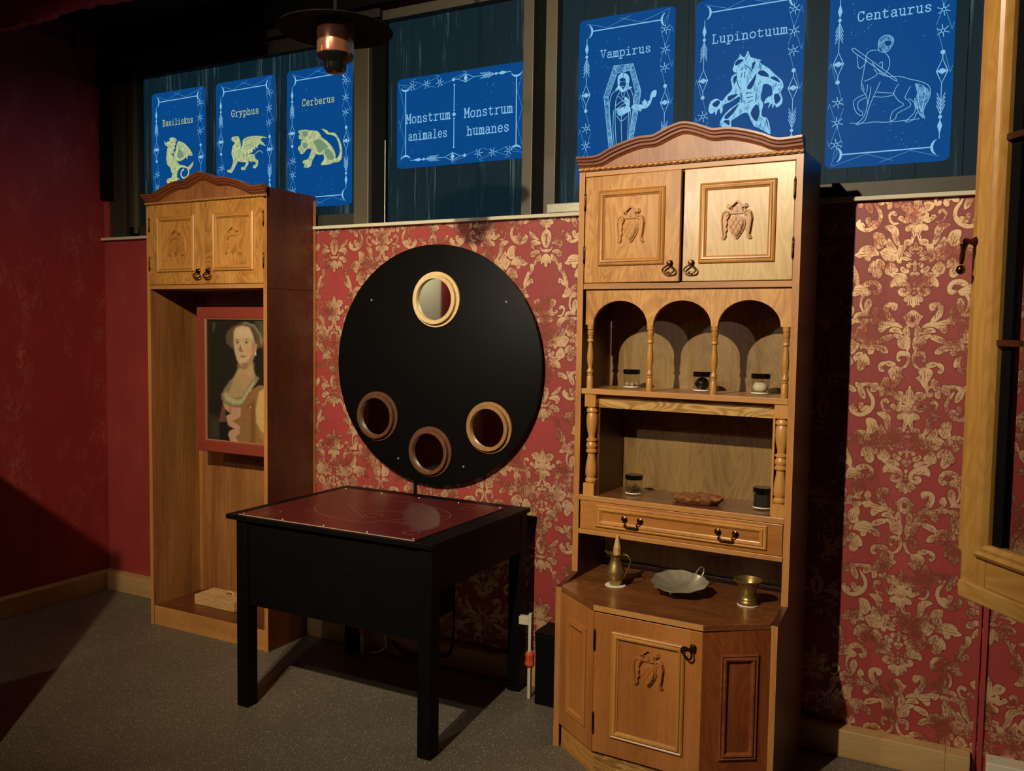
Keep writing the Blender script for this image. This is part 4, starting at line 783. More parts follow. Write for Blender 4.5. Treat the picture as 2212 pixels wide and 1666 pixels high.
CROWN = [(0,2.118),(.075,2.116),(.125,2.136),(.18,2.154),(.235,2.166),(.285,2.167),(.315,2.178),(.355,2.193)]
def crown(parent, w, zo, front=0.0, mat_m=None, mat_b=None):
    half = CROWN + [(w/2, 2.2)]; full = half + [(w-a, b) for a, b in reversed(half[:-1])]
    cur = [(p.x, p.y+zo) for p in catmull(full, 4)]
    poly = [(0, 2.07+zo)] + [(0, cur[0][1]-0.012)] + [(a, b-0.012) for a, b in cur[1:-1]] + [(w, cur[-1][1]-0.012), (w, 2.07+zo)]
    MB().prism(poly, front+0.0, front+0.02).build('crown_board', mat_b or M_crownb, parent)
    prof = [(0.002, 0.02),(0.002,-0.030),(-0.005,-0.030),(-0.010,-0.024),(-0.016,-0.023),(-0.019,-0.014),(-0.026,-0.013),(-0.030,-0.006),(-0.034,-0.004),(-0.034,0.02)]
    vs = []; fs = []; n = len(prof); m = len(cur)
    for i, (x, z) in enumerate(cur):
        a = Vector(cur[max(i-1,0)]); b = Vector(cur[min(i+1,m-1)]); t = (b-a).normalized(); nn = Vector((-t.y, t.x))
        if i in (0, m-1): nn = Vector((0, 1))
        for d, y in prof: vs.append((x+nn.x*d, front+y, z+nn.y*d))
    for i in range(m-1):
        for k in range(n-1): fs.append((i*n+k, i*n+k+1, (i+1)*n+k+1, (i+1)*n+k))
    fs.append(tuple(range(n))); fs.append(tuple((m-1)*n+k for k in range(n)))
    MB().add(vs, fs).build('crown_moulding', mat_m or M_crown, parent, smooth=28)
    R = MB(); rings = 330; nseg = 8; vs = []; fs = []
    for i in range(rings):
        x = w*i/(rings-1); ph = 2*math.pi*x/0.022
        for k in range(nseg):
            a = 2*math.pi*k/nseg; r = 0.0050*(1+0.2*math.cos(2*a-ph))
            vs.append((x, front-0.003+r*math.cos(a), 2.0765+zo+r*math.sin(a)))
    for i in range(rings-1):
        for k in range(nseg): fs.append((i*nseg+k, i*nseg+(k+1) % nseg, (i+1)*nseg+(k+1) % nseg, (i+1)*nseg+k))
    R.add(vs, fs).build('rope_trim', M_edgeX, parent, smooth=60)

def cup_door(parent, hx, z0, w, h, side, mat, rz=0.0, crest_dz=0.0, hand=True):
    """door hinged at hx; side=+1 runs to the right of the hinge, -1 to the left"""
    xa, xb = (0, w) if side > 0 else (-w, 0)
    d = MB().box(xa, xb, 0, 0.018, 0, h).build('door', mat, parent, loc=(hx, 0, z0), rot=(0, 0, rz), bevel=0.002, fix=False)
    mw = 0.252; cx = (xa+xb)/2
    mould(d, cx-mw/2, cx+mw/2, 0.06, 0.325)
    crest(d, cx, 0.195+crest_dz, 0.0)
    if hand: drop_handle(d, (w-0.032) if side > 0 else -(w-0.032), 0.062)
    hinge(d, 0.0, 0.062, 0.138); hinge(d, 0.0, 0.25, 0.326)
    return d

# ------------------------------------------------------------------ tall dresser (right)
DW = 0.783
dr = thing('dresser', 'tall honey wood dresser with arched shelf, drawer and bulging base, beside black disc', 'dresser', (-1.284, 2.917, 0), -0.043)
T = 0.022
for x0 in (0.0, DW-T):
    m = M_sideD  # left panel's dark tone stands for shade on its unlit inner face
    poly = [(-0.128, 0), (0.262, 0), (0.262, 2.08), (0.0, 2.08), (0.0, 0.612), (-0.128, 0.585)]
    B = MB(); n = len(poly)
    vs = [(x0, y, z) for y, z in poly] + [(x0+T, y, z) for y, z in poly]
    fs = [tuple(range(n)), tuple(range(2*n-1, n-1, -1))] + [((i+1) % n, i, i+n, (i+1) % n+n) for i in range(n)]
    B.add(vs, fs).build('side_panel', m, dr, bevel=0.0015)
    box('front_edge', M_edge, dr, x0-0.0008, x0+T-0.0005, -0.0015, 0.002, 0.612, 2.068, 0)
    box('front_edge', M_edge, dr, x0-0.0008, x0+T-0.0005, -0.1295, -0.126, 0.0, 0.584, 0)
crown(dr, DW, 0.0, -0.006)
box('top_panel', M_crownb, dr, T, DW-T, 0.014, 0.262, 2.045, 2.065)
box('top_rail', M_edgeX, dr, T, DW-T, 0.0, 0.02, 2.051, 2.069)
box('back_panel', M_back, dr, T, DW-T, 0.252, 0.262, 0.06, 2.045, 0)
cup_door(dr, 0.024, 1.673, 0.362, 0.376, +1, M_oakZ, -0.035, 0.003)
cup_door(dr, DW-0.024, 1.673, 0.366, 0.376, -1, wood('sheen_pale_oak_door', srgb(160, 120, 66), srgb(196, 158, 98), srgb(212, 178, 120), 'Z', 0.45, rough=0.34, coat=0.35), 0.0, 0.0)  # paler than its twin: glossy sheen of the light put into the colour
box('bottom_rail', M_edgeX, dr, T, DW-T, 0.0, 0.25, 1.65, 1.671)
# arched shelf
ow = (DW-2*T); AX = [0.162, 0.3915, 0.622]; AR = 0.1035
poly = [(T+0.006, 1.65), (T+0.006, 1.522)]
for cx in AX:
    poly += [(cx-AR, 1.522)] + [(cx-AR*math.cos(t), 1.522+0.087*math.sin(t)) for t in [math.pi*k/20 for k in range(1, 20)]] + [(cx+AR, 1.522)]
poly += [(DW-T-0.002, 1.522), (DW-T-0.002, 1.65)]
MB().prism(poly, 0.012, 0.028).build('arch_board', M_oakZ, dr, bevel=0.001)
SP = [(0.0125,1.522),(0.0125,1.507),(0.0085,1.505),(0.0125,1.500),(0.0115,1.488),(0.0085,1.482),(0.0105,1.478),(0.0085,1.474),(0.012,1.468),(0.012,1.462),(0.0075,1.459),(0.0078,1.452),(0.0108,1.425),(0.0122,1.405),(0.011,1.388),(0.0072,1.368),(0.0078,1.364),(0.0122,1.357),(0.0118,1.350),(0.0085,1.346),(0.0108,1.342),(0.0088,1.339),(0.0118,1.333),(0.0118,1.2915)]
sp_me = None
for cx in (T+0.024, (AX[0]+AX[1])/2, (AX[1]+AX[2])/2, DW-T-0.018):
    if sp_me is None:
        o = MB().lathe(SP[::-1], 14, (0, 0, 0)).build('spindle', M_mould, dr, loc=(cx, 0.02, 0), smooth=35); sp_me = o.data
    else:
        o = link('spindle', sp_me, None, dr, (cx, 0.02, 0))
box('shelf', M_edgeX, dr, T+0.002, DW-T, -0.004, 0.25, 1.272, 1.2915)
# middle opening
box('valance', M_oakXfig, dr, 0.08, DW-0.07, 0.028, 0.046, 1.222, 1.272)
for x0, nm in ((T, 0), (DW-0.070, 1)):
    box('inner_side', M_edge if nm else M_sideD, dr, *( (0.074, 0.086) if not nm else (DW-0.076, DW-0.068)), 0.03, 0.25, 0.9, 1.272)
CP = [(0.021,1.226),(0.017,1.222),(0.0215,1.214),(0.0215,1.206),(0.017,1.202),(0.0205,1.194),(0.0215,1.170),(0.019,1.145),(0.0135,1.120),(0.0135,1.110),(0.0205,1.106),(0.0205,1.100),(0.015,1.097),(0.0205,1.086),(0.0205,1.078),(0.016,1.070),(0.0205,1.065),(0.0205,1.058),(0.014,1.053),(0.015,1.040),(0.020,1.010),(0.0215,0.988),(0.0205,0.972),(0.0165,0.965),(0.0215,0.958),(0.0215,0.950),(0.015,0.946),(0.018,0.944)]
cp_me = None
for cx in (0.058, DW-T-0.0215):
    if cp_me is None:
        B = MB().lathe(CP[::-1], 18, (0, 0, 0)); B.box(-0.0215, 0.0215, -0.0215, 0.0215, 1.226, 1.272); B.box(-0.0215, 0.0215, -0.0215, 0.0215, 0.90, 0.945)
        o = B.build('column', M_mould, dr, loc=(cx, 0.022, 0), smooth=35); cp_me = o.data
    else: link('column', cp_me, None, dr, (cx, 0.022, 0))
box('shelf', M_top, dr, T+0.001, DW-T, 0.006, 0.25, 0.884, 0.9005)
box('shelf_edge', M_edgeX, dr, T+0.001, DW-T, -0.004, 0.006, 0.882, 0.901)
dw = MB().box(T+0.006, DW-T-0.003, -0.002, 0.016, 0.776, 0.880).build('drawer', M_alderX, dr, bevel=0.0015, fix=False)
mould(dw, 0.092, 0.708, 0.791, 0.871, -0.002, 'drawer_moulding')
for cx in (0.2345, 0.5745):
    B = MB()
    for s in (-1, 1):
        B.lathe([(0.0001,-0.012),(0.006,-0.011),(0.0055,-0.006),(0.011,-0.003),(0.011,0.0)], 12, (cx+s*0.030, -0.006, 0.832), 'y')
    pts = catmull([(-.030,0),(-.028,-.008),(-.022,-.014),(-.025,-.022),(-.018,-.027),(-.008,-.024),(0,-.027),(.008,-.024),(.018,-.027),(.025,-.022),(.022,-.014),(.028,-.008),(.030,0)], 4)
    B.tube([(cx+p.x, -0.019, 0.832+p.y) for p in pts], [0.0026+0.0009*(k % 4 == 0) for k in range(len(pts))], 7)
    for k in range(-3, 4): B.sphere((cx+k*0.0055, -0.019, 0.8065), 0.0042, 8, 6)
    B.build('drawer_pull', M_bronze, dw, smooth=50)
box('drawer_box', M_inner, dr, T+0.02, DW-T-0.02, 0.018, 0.24, 0.776, 0.872, 0)
box('lower_rail', M_edgeX, dr, T+0.002, DW-T, -0.006, 0.25, 0.758, 0.775)
# base with chamfered front
FRONT = [(T, -0.128), (0.21, -0.255), (DW-0.196, -0.255), (DW-T, -0.128)]
def slab(pts, z0, z1):
    B = MB(); n = len(pts)
    return B.add([(x, y, z0) for x, y in pts]+[(x, y, z1) for x, y in pts], [tuple(range(n-1, -1, -1)), tuple(range(n, 2*n))]+[(i, (i+1) % n, (i+1) % n+n, i+n) for i in range(n)])
slab([(T, 0.252), (T-0.0, -0.132), (0.208, -0.262), (DW-0.194, -0.262), (DW-T, -0.132), (DW-T, 0.252)], 0.571, 0.591).build('worktop', M_top, dr, bevel=0.002)
slab([(0.211, -0.2635), (0.211, -0.262), (DW-0.197, -0.262), (DW-0.197, -0.2635)], 0.572, 0.590).build('worktop_edge', M_edgeX, dr)
box('back_moulding', M_sideD, dr, T, DW-T, 0.236, 0.252, 0.591, 0.606)
# centre door
dd = MB().box(0, 0.372, 0, 0.018, 0, 0.478).build('door', M_alder, dr, loc=(0.2125, -0.258, 0.088), bevel=0.002, fix=False)
mould(dd, 0.066, 0.316, 0.066, 0.424)
crest(dd, 0.196, 0.325, 0.0, M_alder)
drop_handle(dd, 0.342, 0.425, 0.0, -0.9)
hinge(dd, 0.003, 0.345, 0.42); hinge(dd, 0.003, 0.06, 0.138)
def chamfer(p, q, mat, nm, z0, z1, mould_it=True, mm=None):
    p = Vector(p); q = Vector(q); L = (q-p).length; a = math.atan2(q.y-p.y, q.x-p.x)
    d = MB().box(0, L, 0, 0.018, z0, z1).build(nm, mat, dr, loc=(p.x, p.y, 0), rot=(0, 0, a), fix=False)
    if mould_it: mould(d, L*0.26, L*0.82, 0.155, 0.495, 0.0, mat=mm)
    return d
chamfer((T-0.002, -0.130), (0.210, -0.258), M_alder, 'chamfer_panel', 0.088, 0.570, True, M_alder)
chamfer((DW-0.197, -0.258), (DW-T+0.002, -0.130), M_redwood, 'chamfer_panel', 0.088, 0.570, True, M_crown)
chamfer((T+0.004, -0.118), (0.216, -0.246), M_oakX, 'plinth', 0.0, 0.080, False)
MB().box(0.214, DW-0.2, -0.247, -0.23, 0, 0.079).build('plinth', M_oakXfig, dr, fix=False)
chamfer((DW-0.2, -0.246), (DW-T-0.002, -0.118), M_oakX, 'plinth', 0.0, 0.080, False)
slab([(T, 0.25), (T, -0.115), (0.215, -0.24), (DW-0.2, -0.24), (DW-T, -0.115), (DW-T, 0.25)], 0.080, 0.088).build('base_board', M_oakX, dr)

# ------------------------------------------------------------------ tall open cabinet (left)
CX0, CY0 = -3.598, 2.946
cb = thing('tall_cabinet', 'tall open cabinet with small cupboard on top in the left corner', 'cabinet', (CX0, CY0, 0))
ZO = 0.008; DEP = 0.326
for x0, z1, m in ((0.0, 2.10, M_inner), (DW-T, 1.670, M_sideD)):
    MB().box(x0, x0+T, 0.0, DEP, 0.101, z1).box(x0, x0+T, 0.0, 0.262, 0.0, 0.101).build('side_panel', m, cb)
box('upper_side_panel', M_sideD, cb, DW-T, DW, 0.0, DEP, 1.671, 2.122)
for x0 in (0.0, DW-T):
    box('front_edge', M_edge, cb, x0+0.0005, x0+T-0.0005, -0.0015, 0.001, 0.0, 2.07, 0)
box('rear_edge', M_edge, cb, DW-0.001, DW+0.003, DEP-0.016, DEP-0.002, 0.101, 2.10, 0)
crown(cb, DW, ZO, -0.004)
box('top_panel', M_crownb, cb, T, DW-T, 0.014, DEP, 2.05, 2.075)
box('cupboard_floor', M_edgeX, cb, T, DW-T, 0.0, DEP-0.01, 1.672, 1.692)
box('back_panel', M_inner, cb, T, DW-T, DEP-0.012, DEP-0.002, 0.101, 2.05, 0)
cup_door(cb, 0.020, 1.694, 0.370, 0.383, +1, M_oakZ)
cup_door(cb, DW-0.020, 1.694, 0.372, 0.383, -1, M_oakZ)
box('top_rail', M_edgeX, cb, T, DW-T, 0.0185, 0.035, 2.04, 2.09)
box('corner_batten', M_edge, cb, T, T+0.02, DEP-0.032, DEP-0.012, 0.095, 1.672)
box('back_board', M_inner, cb, T+0.075, DW-T-0.05, DEP-0.018, DEP-0.012, 0.095, 1.672, 0)
M_floorb = wood('dark_base_shelf', srgb(62, 28, 14), srgb(92, 46, 24), srgb(116, 62, 36), 'X', 0.4, rough=0.35)
MB().box(T, DW-T, 0.012, 0.26, 0.078, 0.096).box(T, DW-T, 0.26, DEP-0.012, 0.0995, 0.1015).build('base_shelf', M_floorb, cb)
box('plinth', M_edgeX, cb, T, DW-T, 0.002, 0.02, 0.0, 0.094)
# portrait in a red frame, held off the cabinet back by battens
pt = thing('framed_portrait', 'portrait of a woman in a brown and pink dress in red frame', 'painting', (-3.434, 3.10, 0.872))
PW, PH, FW = 0.554, 0.719, 0.059
M_redframe = plain('brick_red_frame_paint', srgb(138, 58, 44), 0.38, var=0.08, coat=0.2)
M_gilt = plain('gilt_slip', srgb(190, 140, 96), 0.35, 0.4)
MB().frame(0, PW, 0, PH, [(0, 0.026), (0, 0.004), (0.004, 0), (FW-0.008, 0), (FW-0.004, 0.002), (FW, 0.010), (FW, 0.024)]).build('frame', M_redframe, pt, fix=False)
MB().frame(FW-0.003, PW-FW+0.003, FW-0.003, PH-FW+0.003, [(0, 0.003), (0.003, 0.0015), (0.006, 0.005), (0.006, 0.012)]).build('slip', M_gilt, pt, fix=False)
def painting():
    x0, x1, z0, z1 = FW-0.002, PW-FW+0.002, FW-0.002, PH-FW+0.002
    nx, nz = 150, 210
    X, Z = np.meshgrid(np.linspace(x0, x1, nx), np.linspace(z0, z1, nz))
    C = np.zeros(X.shape+(3,)); C[:] = np.array(srgb(34, 33, 26)[:3])
    for col, blur, pts in PAINT:
        P = np.array(pts)*0.001; m = len(P)
        d = np.full(X.shape, 1e9); ins = np.zeros(X.shape, bool)
        for i in range(m):
            a, b = P[i-1], P[i]; e = b-a
            t = np.clip(((X-a[0])*e[0]+(Z-a[1])*e[1])/(e@e+1e-12), 0, 1)
            d = np.minimum(d, np.hypot(X-a[0]-t*e[0], Z-a[1]-t*e[1]))
            c = ((a[1] > Z) != (b[1] > Z)); 
            with np.errstate(divide='ignore', invalid='ignore'):
                xi = a[0]+(Z-a[1])*e[0]/e[1]
            ins ^= c & (X < xi)
        s = np.where(ins, d, -d); bl = blur*0.00021*5.5
        k = np.clip((s+bl*0.5)/bl, 0, 1); k = k*k*(3-2*k)
        C = C*(1-k[..., None]) + np.array(srgb(*col)[:3])*k[..., None]
    vs = [(float(X[j, i]), 0.0125, float(Z[j, i])) for j in range(nz) for i in range(nx)]
    fs = [(j*nx+i, j*nx+i+1, (j+1)*nx+i+1, (j+1)*nx+i) for j in range(nz-1) for i in range(nx-1)]
    me = bpy.data.meshes.new('canvas'); me.from_pydata(vs, [], fs)
    at = me.color_attributes.new('paint', 'FLOAT_COLOR', 'POINT')
    buf = np.ones((nz*nx, 4), np.float32); buf[:, :3] = C.reshape(-1, 3); at.data.foreach_set('color', buf.ravel())
    m, nt, b = newmat('oil_paint'); N = nt.nodes.new
    a = N('ShaderNodeAttribute'); a.attribute_name = 'paint'
    tc = N('ShaderNodeTexCoord'); n = N('ShaderNodeTexNoise'); n.inputs['Scale'].default_value = 60; n.inputs['Detail'].default_value = 6
    nt.links.new(tc.outputs['Object'], n.inputs['Vector'])
    mr = N('ShaderNodeMapRange'); mr.inputs['To Min'].default_value = 0.82; mr.inputs['To Max'].default_value = 1.18; nt.links.new(n.outputs['Fac'], mr.inputs['Value'])
    mu = N('ShaderNodeVectorMath'); mu.operation = 'SCALE'; nt.links.new(a.outputs['Color'], mu.inputs[0]); nt.links.new(mr.outputs[0], mu.inputs['Scale'])
    nt.links.new(mu.outputs[0], b.inputs['Base Color']); b.inputs['Roughness'].default_value = 0.35; b.inputs['Coat Weight'].default_value = 0.5; b.inputs['Coat Roughness'].default_value = 0.05
    link('canvas', me, m, pt)
    MB().box(x0, x1, 0.013, 0.018, z0, z1).build('stretcher', M_sideD, pt, fix=False)
painting()
for x in (0.08, PW-0.12): box('batten', M_sideD, pt, x, x+0.04, 0.02, 0.154, 0.2, 0.6)
# wooden box with a loop handle on the base shelf
bxo = thing('wooden_box', 'small pale wooden box with loop handle on cabinet base shelf', 'box', (-3.424, 3.065, 0.0965))
MB().box(0, 0.27, 0, 0.13, 0, 0.05).build('body', M_pale, bxo, bevel=0.002, fix=False)
MB().tube([(0.17+0.03*math.cos(t), 0.07, 0.05+0.022*math.sin(t)) for t in [math.pi*k/10 for k in range(11)]], 0.005, 8).build('handle', M_pale, bxo, smooth=50)
# ------------------------------------------------------------------ black table with a red board
tb = thing('black_table', 'black wooden table with red scratched board on top', 'table', (0, 0, 0))
for x0, x1, y0, y1 in ((-2.52, -2.465, 2.465, 2.52), (-1.665, -1.61, 2.465, 2.52), (-2.52, -2.465, 3.13, 3.185), (-1.665, -1.61, 3.13, 3.185)):
    box('leg', M_black, tb, x0, x1, y0, y1, 0.0, 0.745, 0.002)
box('table_top', M_black, tb, -2.567, -1.603, 2.455, 3.199, 0.745, 0.764, 0.002)
box('front_board', M_black, tb, -2.465, -1.665, 2.474, 2.492, 0.599, 0.744)
box('front_board', M_black, tb, -2.465, -1.665, 2.474, 2.492, 0.412, 0.5975)
box('side_apron', M_black, tb, -1.628, -1.612, 2.52, 3.13, 0.585, 0.745)
box('side_apron', M_black, tb, -2.518, -2.50, 2.52, 3.13, 0.585, 0.745)
box('rear_apron', M_black, tb, -2.465, -1.665, 3.165, 3.183, 0.585, 0.745)
box('drawer_box', M_matt, tb, -2.46, -1.632, 2.492, 2.655, 0.48, 0.74, 0)
def redboard_mat():
    m, nt, b = newmat('scratched_dark_red_board'); N = nt.nodes.new; L = nt.links.new
    tc = N('ShaderNodeTexCoord'); n = N('ShaderNodeTexNoise'); n.inputs['Scale'].default_value = 4; n.inputs['Detail'].default_value = 6; L(tc.outputs['Object'], n.inputs['Vector'])
    mp = N('ShaderNodeMapping'); mp.inputs['Scale'].default_value = (6, 60, 1); mp.inputs['Rotation'].default_value = (0, 0, 0.5); L(tc.outputs['Object'], mp.inputs['Vector'])
    n2 = N('ShaderNodeTexNoise'); n2.inputs['Scale'].default_value = 2; n2.inputs['Detail'].default_value = 4; L(mp.outputs[0], n2.inputs['Vector'])
    r = N('ShaderNodeMapRange'); r.inputs['From Min'].default_value = 0.6; r.inputs['From Max'].default_value = 0.85; r.inputs['To Max'].default_value = 0.5; L(n2.outputs['Fac'], r.inputs['Value'])
    a = N('ShaderNodeMix'); a.data_type = 'RGBA'; a.inputs[6].default_value = srgb(62, 14, 16); a.inputs[7].default_value = srgb(96, 28, 28); L(n.outputs['Fac'], a.inputs[0])
    c = N('ShaderNodeMix'); c.data_type = 'RGBA'; L(r.outputs[0], c.inputs[0]); L(a.outputs[2], c.inputs[6]); c.inputs[7].default_value = srgb(130, 62, 56)
    L(c.outputs[2], b.inputs['Base Color']); b.inputs['Roughness'].default_value = 0.33
    return m
rb = box('red_board', redboard_mat(), tb, -2.513, -1.685, 2.472, 3.125, 0.7645, 0.7675, 0.001)
MB().box(-2.513, -1.685, 2.4695, 2.472, 0.7645, 0.7668).build('board_edge', plain('pale_board_edge', srgb(176, 140, 120), 0.5), tb, fix=False)
M_chalk = plain('pale_scratch', srgb(150, 92, 80), 0.6)
B = MB()
def chalk(pts, w=0.0022):
    n = len(B.v); B.stroke(pts, w, 0); B.v[n:] = [(x, y2, 0.7679) for x, _, y2 in B.v[n:]]
ec, ea, eb = (-2.07, 2.80), 0.30, 0.20
chalk([(ec[0]+ea*math.cos(t), ec[1]+eb*math.sin(t)) for t in [2*math.pi*k/48 for k in range(40)]])
for cx, cy, r in ((-2.42, 2.56, .03), (-1.76, 2.56, .03), (-2.05, 2.72, .035), (-2.42, 3.03, .03), (-1.8, 3.02, .03), (-2.02, 2.98, .03)):
    chalk([(cx+r*math.cos(t), cy+r*math.sin(t)) for t in [2*math.pi*k/20 for k in range(19)]])
for a, b in (((-2.28,2.68),(-1.9,2.9)),((-2.0,2.62),(-1.8,2.86)),((-1.95,2.66),(-1.78,2.68)),((-2.3,2.86),(-2.05,2.66)),((-1.88,2.74),(-1.83,2.84)),((-2.33,2.64),(-2.26,2.8))): chalk([a, b])
B.build('scratch_drawing', M_chalk, tb, fix=False)
sm = None
for k in range(5):
    for y in (2.485, 3.112):
        if sm is None:
            o = MB().sphere((0, 0, 0), 0.003, 8, 4).build('board_screw', M_sill, tb, loc=(-2.50+0.2*k, y, 0.7675)); sm = o.data
        else: link('board_screw', sm, None, tb, (-2.50+0.2*k, y, 0.7675))

# ------------------------------------------------------------------ round black board with four ringed mirrors
ds = thing('round_board', 'large round black board with four small ringed mirrors hung above table', 'board', (-2.114, 3.235, 1.3365))
MB().lathe([(0.0001, 0), (0.529, 0), (0.533, 0.002), (0.533, 0.016), (0.529, 0.018), (0.0001, 0.018)], 128, (0, 0, 0), 'y').build('disc', M_black, ds, smooth=30)
MB().box(-0.2, 0.2, 0.018, 0.0375, -0.02, 0.02).build('hanging_batten', M_matt, ds, fix=False)
M_mirror = plain('dark_mirror', srgb(208, 212, 200), 0.03, 1.0, var=0.02)
ringcols = {'pale': wood('pale_ring_wood', srgb(196, 158, 104), srgb(220, 188, 136), srgb(230, 204, 156), 'Z', 0.3, rough=0.5, coat=0),
            'dark': wood('brown_ring_wood', srgb(66, 36, 20), srgb(92, 54, 32), srgb(112, 70, 44), 'Z', 0.3, rough=0.5, coat=0),
            'mid': wood('tan_ring_wood', srgb(112, 76, 40), srgb(150, 108, 62), srgb(176, 132, 82), 'Z', 0.4, rough=0.5, coat=0)}
for nm, cx, cz, r, lab in (('pale', -2.1005, 1.628, 0.1219, 'pale wooden ring'), ('dark', -2.4153, 1.0947, 0.1138, 'dark brown wooden ring'), ('dark', -2.1248, 0.9525, 0.1127, 'dark brown wooden ring'), ('mid', -1.8252, 1.0795, 0.1117, 'tan wooden ring')):
    x, z = cx+2.114, cz-1.3365
    rg = MB().lathe([(r*0.75, -0.026), (r*0.88, -0.026), (r*0.89, -0.025), (r*0.89, -0.008), (r*0.99, -0.008), (r, -0.007), (r, 0.0), (r*0.75, 0.0), (r*0.75, -0.026)], 64, (x, 0, z), 'y', caps=False).build('mirror_ring', ringcols[nm], ds, smooth=35)
    tag(rg, lab)
    MB().lathe([(0.0001, -0.012), (r*0.755, -0.012), (r*0.755, -0.002), (0.0001, -0.002)], 48, (x, 0, z), 'y').build('mirror', M_mirror, rg)
for cx, cz in ((-2.453, 1.627), (-1.751, 1.617), (-2.299, 0.908), (-1.952, 0.900)):
    MB().lathe([(0.0001, -0.003), (0.004, -0.0028), (0.0055, -0.001), (0.0055, 0)], 12, (cx+2.114, 0, cz-1.3365), 'y').build('screw', M_sill, ds, smooth=40)
rod = MB().tube([(-2.225, 3.262, 0.86), (-2.225, 3.262, 0.40)], 0.006, 8).build('rod', M_matt, None)
tag(rod, 'thin black rod running down wall below round board behind table', 'rod')

# ------------------------------------------------------------------ pendant lamp, hook and beam
lm = thing('pendant_lamp', 'black pendant lamp with wide flat shade and copper glass cylinder', 'lamp', (-1.728, 2.096, 0))
MB().lathe([(0.022, 2.425), (0.03, 2.424), (0.09, 2.412), (0.168, 2.388), (0.171, 2.384), (0.168, 2.383), (0.09, 2.402), (0.03, 2.413), (0.022, 2.414)], 56).build('shade', M_matt, lm, smooth=40)
M_copper = plain('mirror_copper_glass', srgb(204, 136, 104), 0.2, 0.85, var=0.05)
MB().lathe([(0.046, 2.414), (0.053, 2.40), (0.055, 2.39), (0.055, 2.316), (0.053, 2.312)], 40).build('copper_cylinder', M_copper, lm, smooth=40)
MB().lathe([(0.053, 2.313), (0.056, 2.311), (0.052, 2.300), (0.036, 2.290), (0.033, 2.284), (0.0335, 2.272), (0.027, 2.262), (0.0001, 2.258)][::-1], 32).build('end_cap', M_glossblack, lm, smooth=40)
MB().tube([(0, 0, 2.42), (0, 0, 2.7), (0, 0, CZ)], 0.006, 8).build('cord', M_matt, lm)
MB().lathe([(0.045, CZ-0.025), (0.05, CZ-0.02), (0.05, CZ-0.0005)], 24).build('ceiling_rose', M_matt, lm, smooth=40)

B = MB(); r = random.Random(8); n = 60
top, bot = [], []
for i in range(n+1):
    x = WX0+0.001+(1.62)*i/n
    bot.append((x, 2.842+r.uniform(-0.006, 0.006)+(0.012 if -3.62 < x < -3.3 else 0)))
B.prism(bot+[(WX0+1.621, CZ), (WX0+0.001, CZ)], 2.49, 2.525)
bm_o = B.build('ceiling_beam', mottled('red_plaster', srgb(140, 40, 38), srgb(200, 130, 110), 0.7, 12, 0.7, 60), None)
tag(bm_o, 'rough red plastered beam under the black ceiling at the left', 'beam')
struct('trim_5', MB().box(-4.345, -4.327, 2.66, 3.24, 2.96, 3.0), M_redtrim, bevel=0.002)
hk = thing('ceiling_hook', 'small dark metal hook ring hanging near the ceiling in the left corner', 'hook', (-4.27, 3.05, 2.955))
MB().lathe([(0.012, 0.0), (0.014, 0.02), (0.008, 0.03), (0.008, 0.145)], 12).build('stem', M_metal2, hk, smooth=40)
MB().tube([(0.032*math.cos(t), 0.0, -0.006+0.014*math.sin(t)) for t in [2*math.pi*k/24 for k in range(24)]], 0.004, 8, closed=True).build('ring', M_metal2, hk, smooth=50)

# ------------------------------------------------------------------ things on the dresser (placed in its own frame)
DM = Matrix.Translation((-1.284, 2.917, 0)) @ Matrix.Rotation(-0.043, 4, 'Z')
def at(x, y, z): return tuple(DM @ Vector((x, y, z)))
Z1, Z2, Z3 = 1.2917, 0.9012, 0.5912
def jar(x, y, z, label, s=1.0):
    t = thing('glass_jar', label, 'jar', at(x, y, z), -0.043, 'small glass jars on the dresser')
    r, h = 0.0295*s, 0.056*s
    MB().lathe([(0.0001, 0.0), (r*0.93, 0.0), (r, 0.003), (r, h-0.004), (r*0.94, h), (r*0.90, h), (r*0.94, h-0.005), (r*0.94, 0.005), (0.0001, 0.0045)], 36).build('glass', M_glass, t, smooth=35)
    MB().lathe([(0.0001, h-0.003), (r*0.98, h-0.003), (r*1.05, h-0.001), (r*1.05, h+0.012), (r*0.99, h+0.0145), (0.0001, h+0.0145)], 36).build('lid', M_glossblack, t, smooth=35)
    MB().lathe([(r*1.002, 0.005), (r*1.012, 0.006), (r*1.012, 0.0085), (r*1.002, 0.0095)], 36, caps=False).build('white_band', M_white, t, smooth=35)
    return r
M_nut = plain('pale_nut', srgb(176, 150, 112), 0.6, bump=0.3, bscale=300)
r = jar(0.170, 0.115, Z1, 'glass jar of pale round balls, leftmost on arched shelf')
for k, (a, b, c) in enumerate(((-0.012, -0.011, 0), (0.010, -0.014, 0), (0.0005, 0.008, 0), (0.017, 0.006, 0), (-0.017, 0.009, 0))):
    o = MB().sphere((0, 0, 0.0095), 0.0092, 14, 10).build('pale_ball', M_nut, None, loc=at(0.170+a, 0.115+b, Z1+0.0055+c), smooth=60)
    tag(o, 'pale round ball inside the leftmost jar on arched shelf', 'ball', 'pale balls in the leftmost jar')
jar(0.436, 0.115, Z1, 'glass jar with black contents in middle arch of dresser', 1.02)
M_blk = plain('black_lumps', srgb(14, 14, 16), 0.25, bump=0.5, bscale=200)
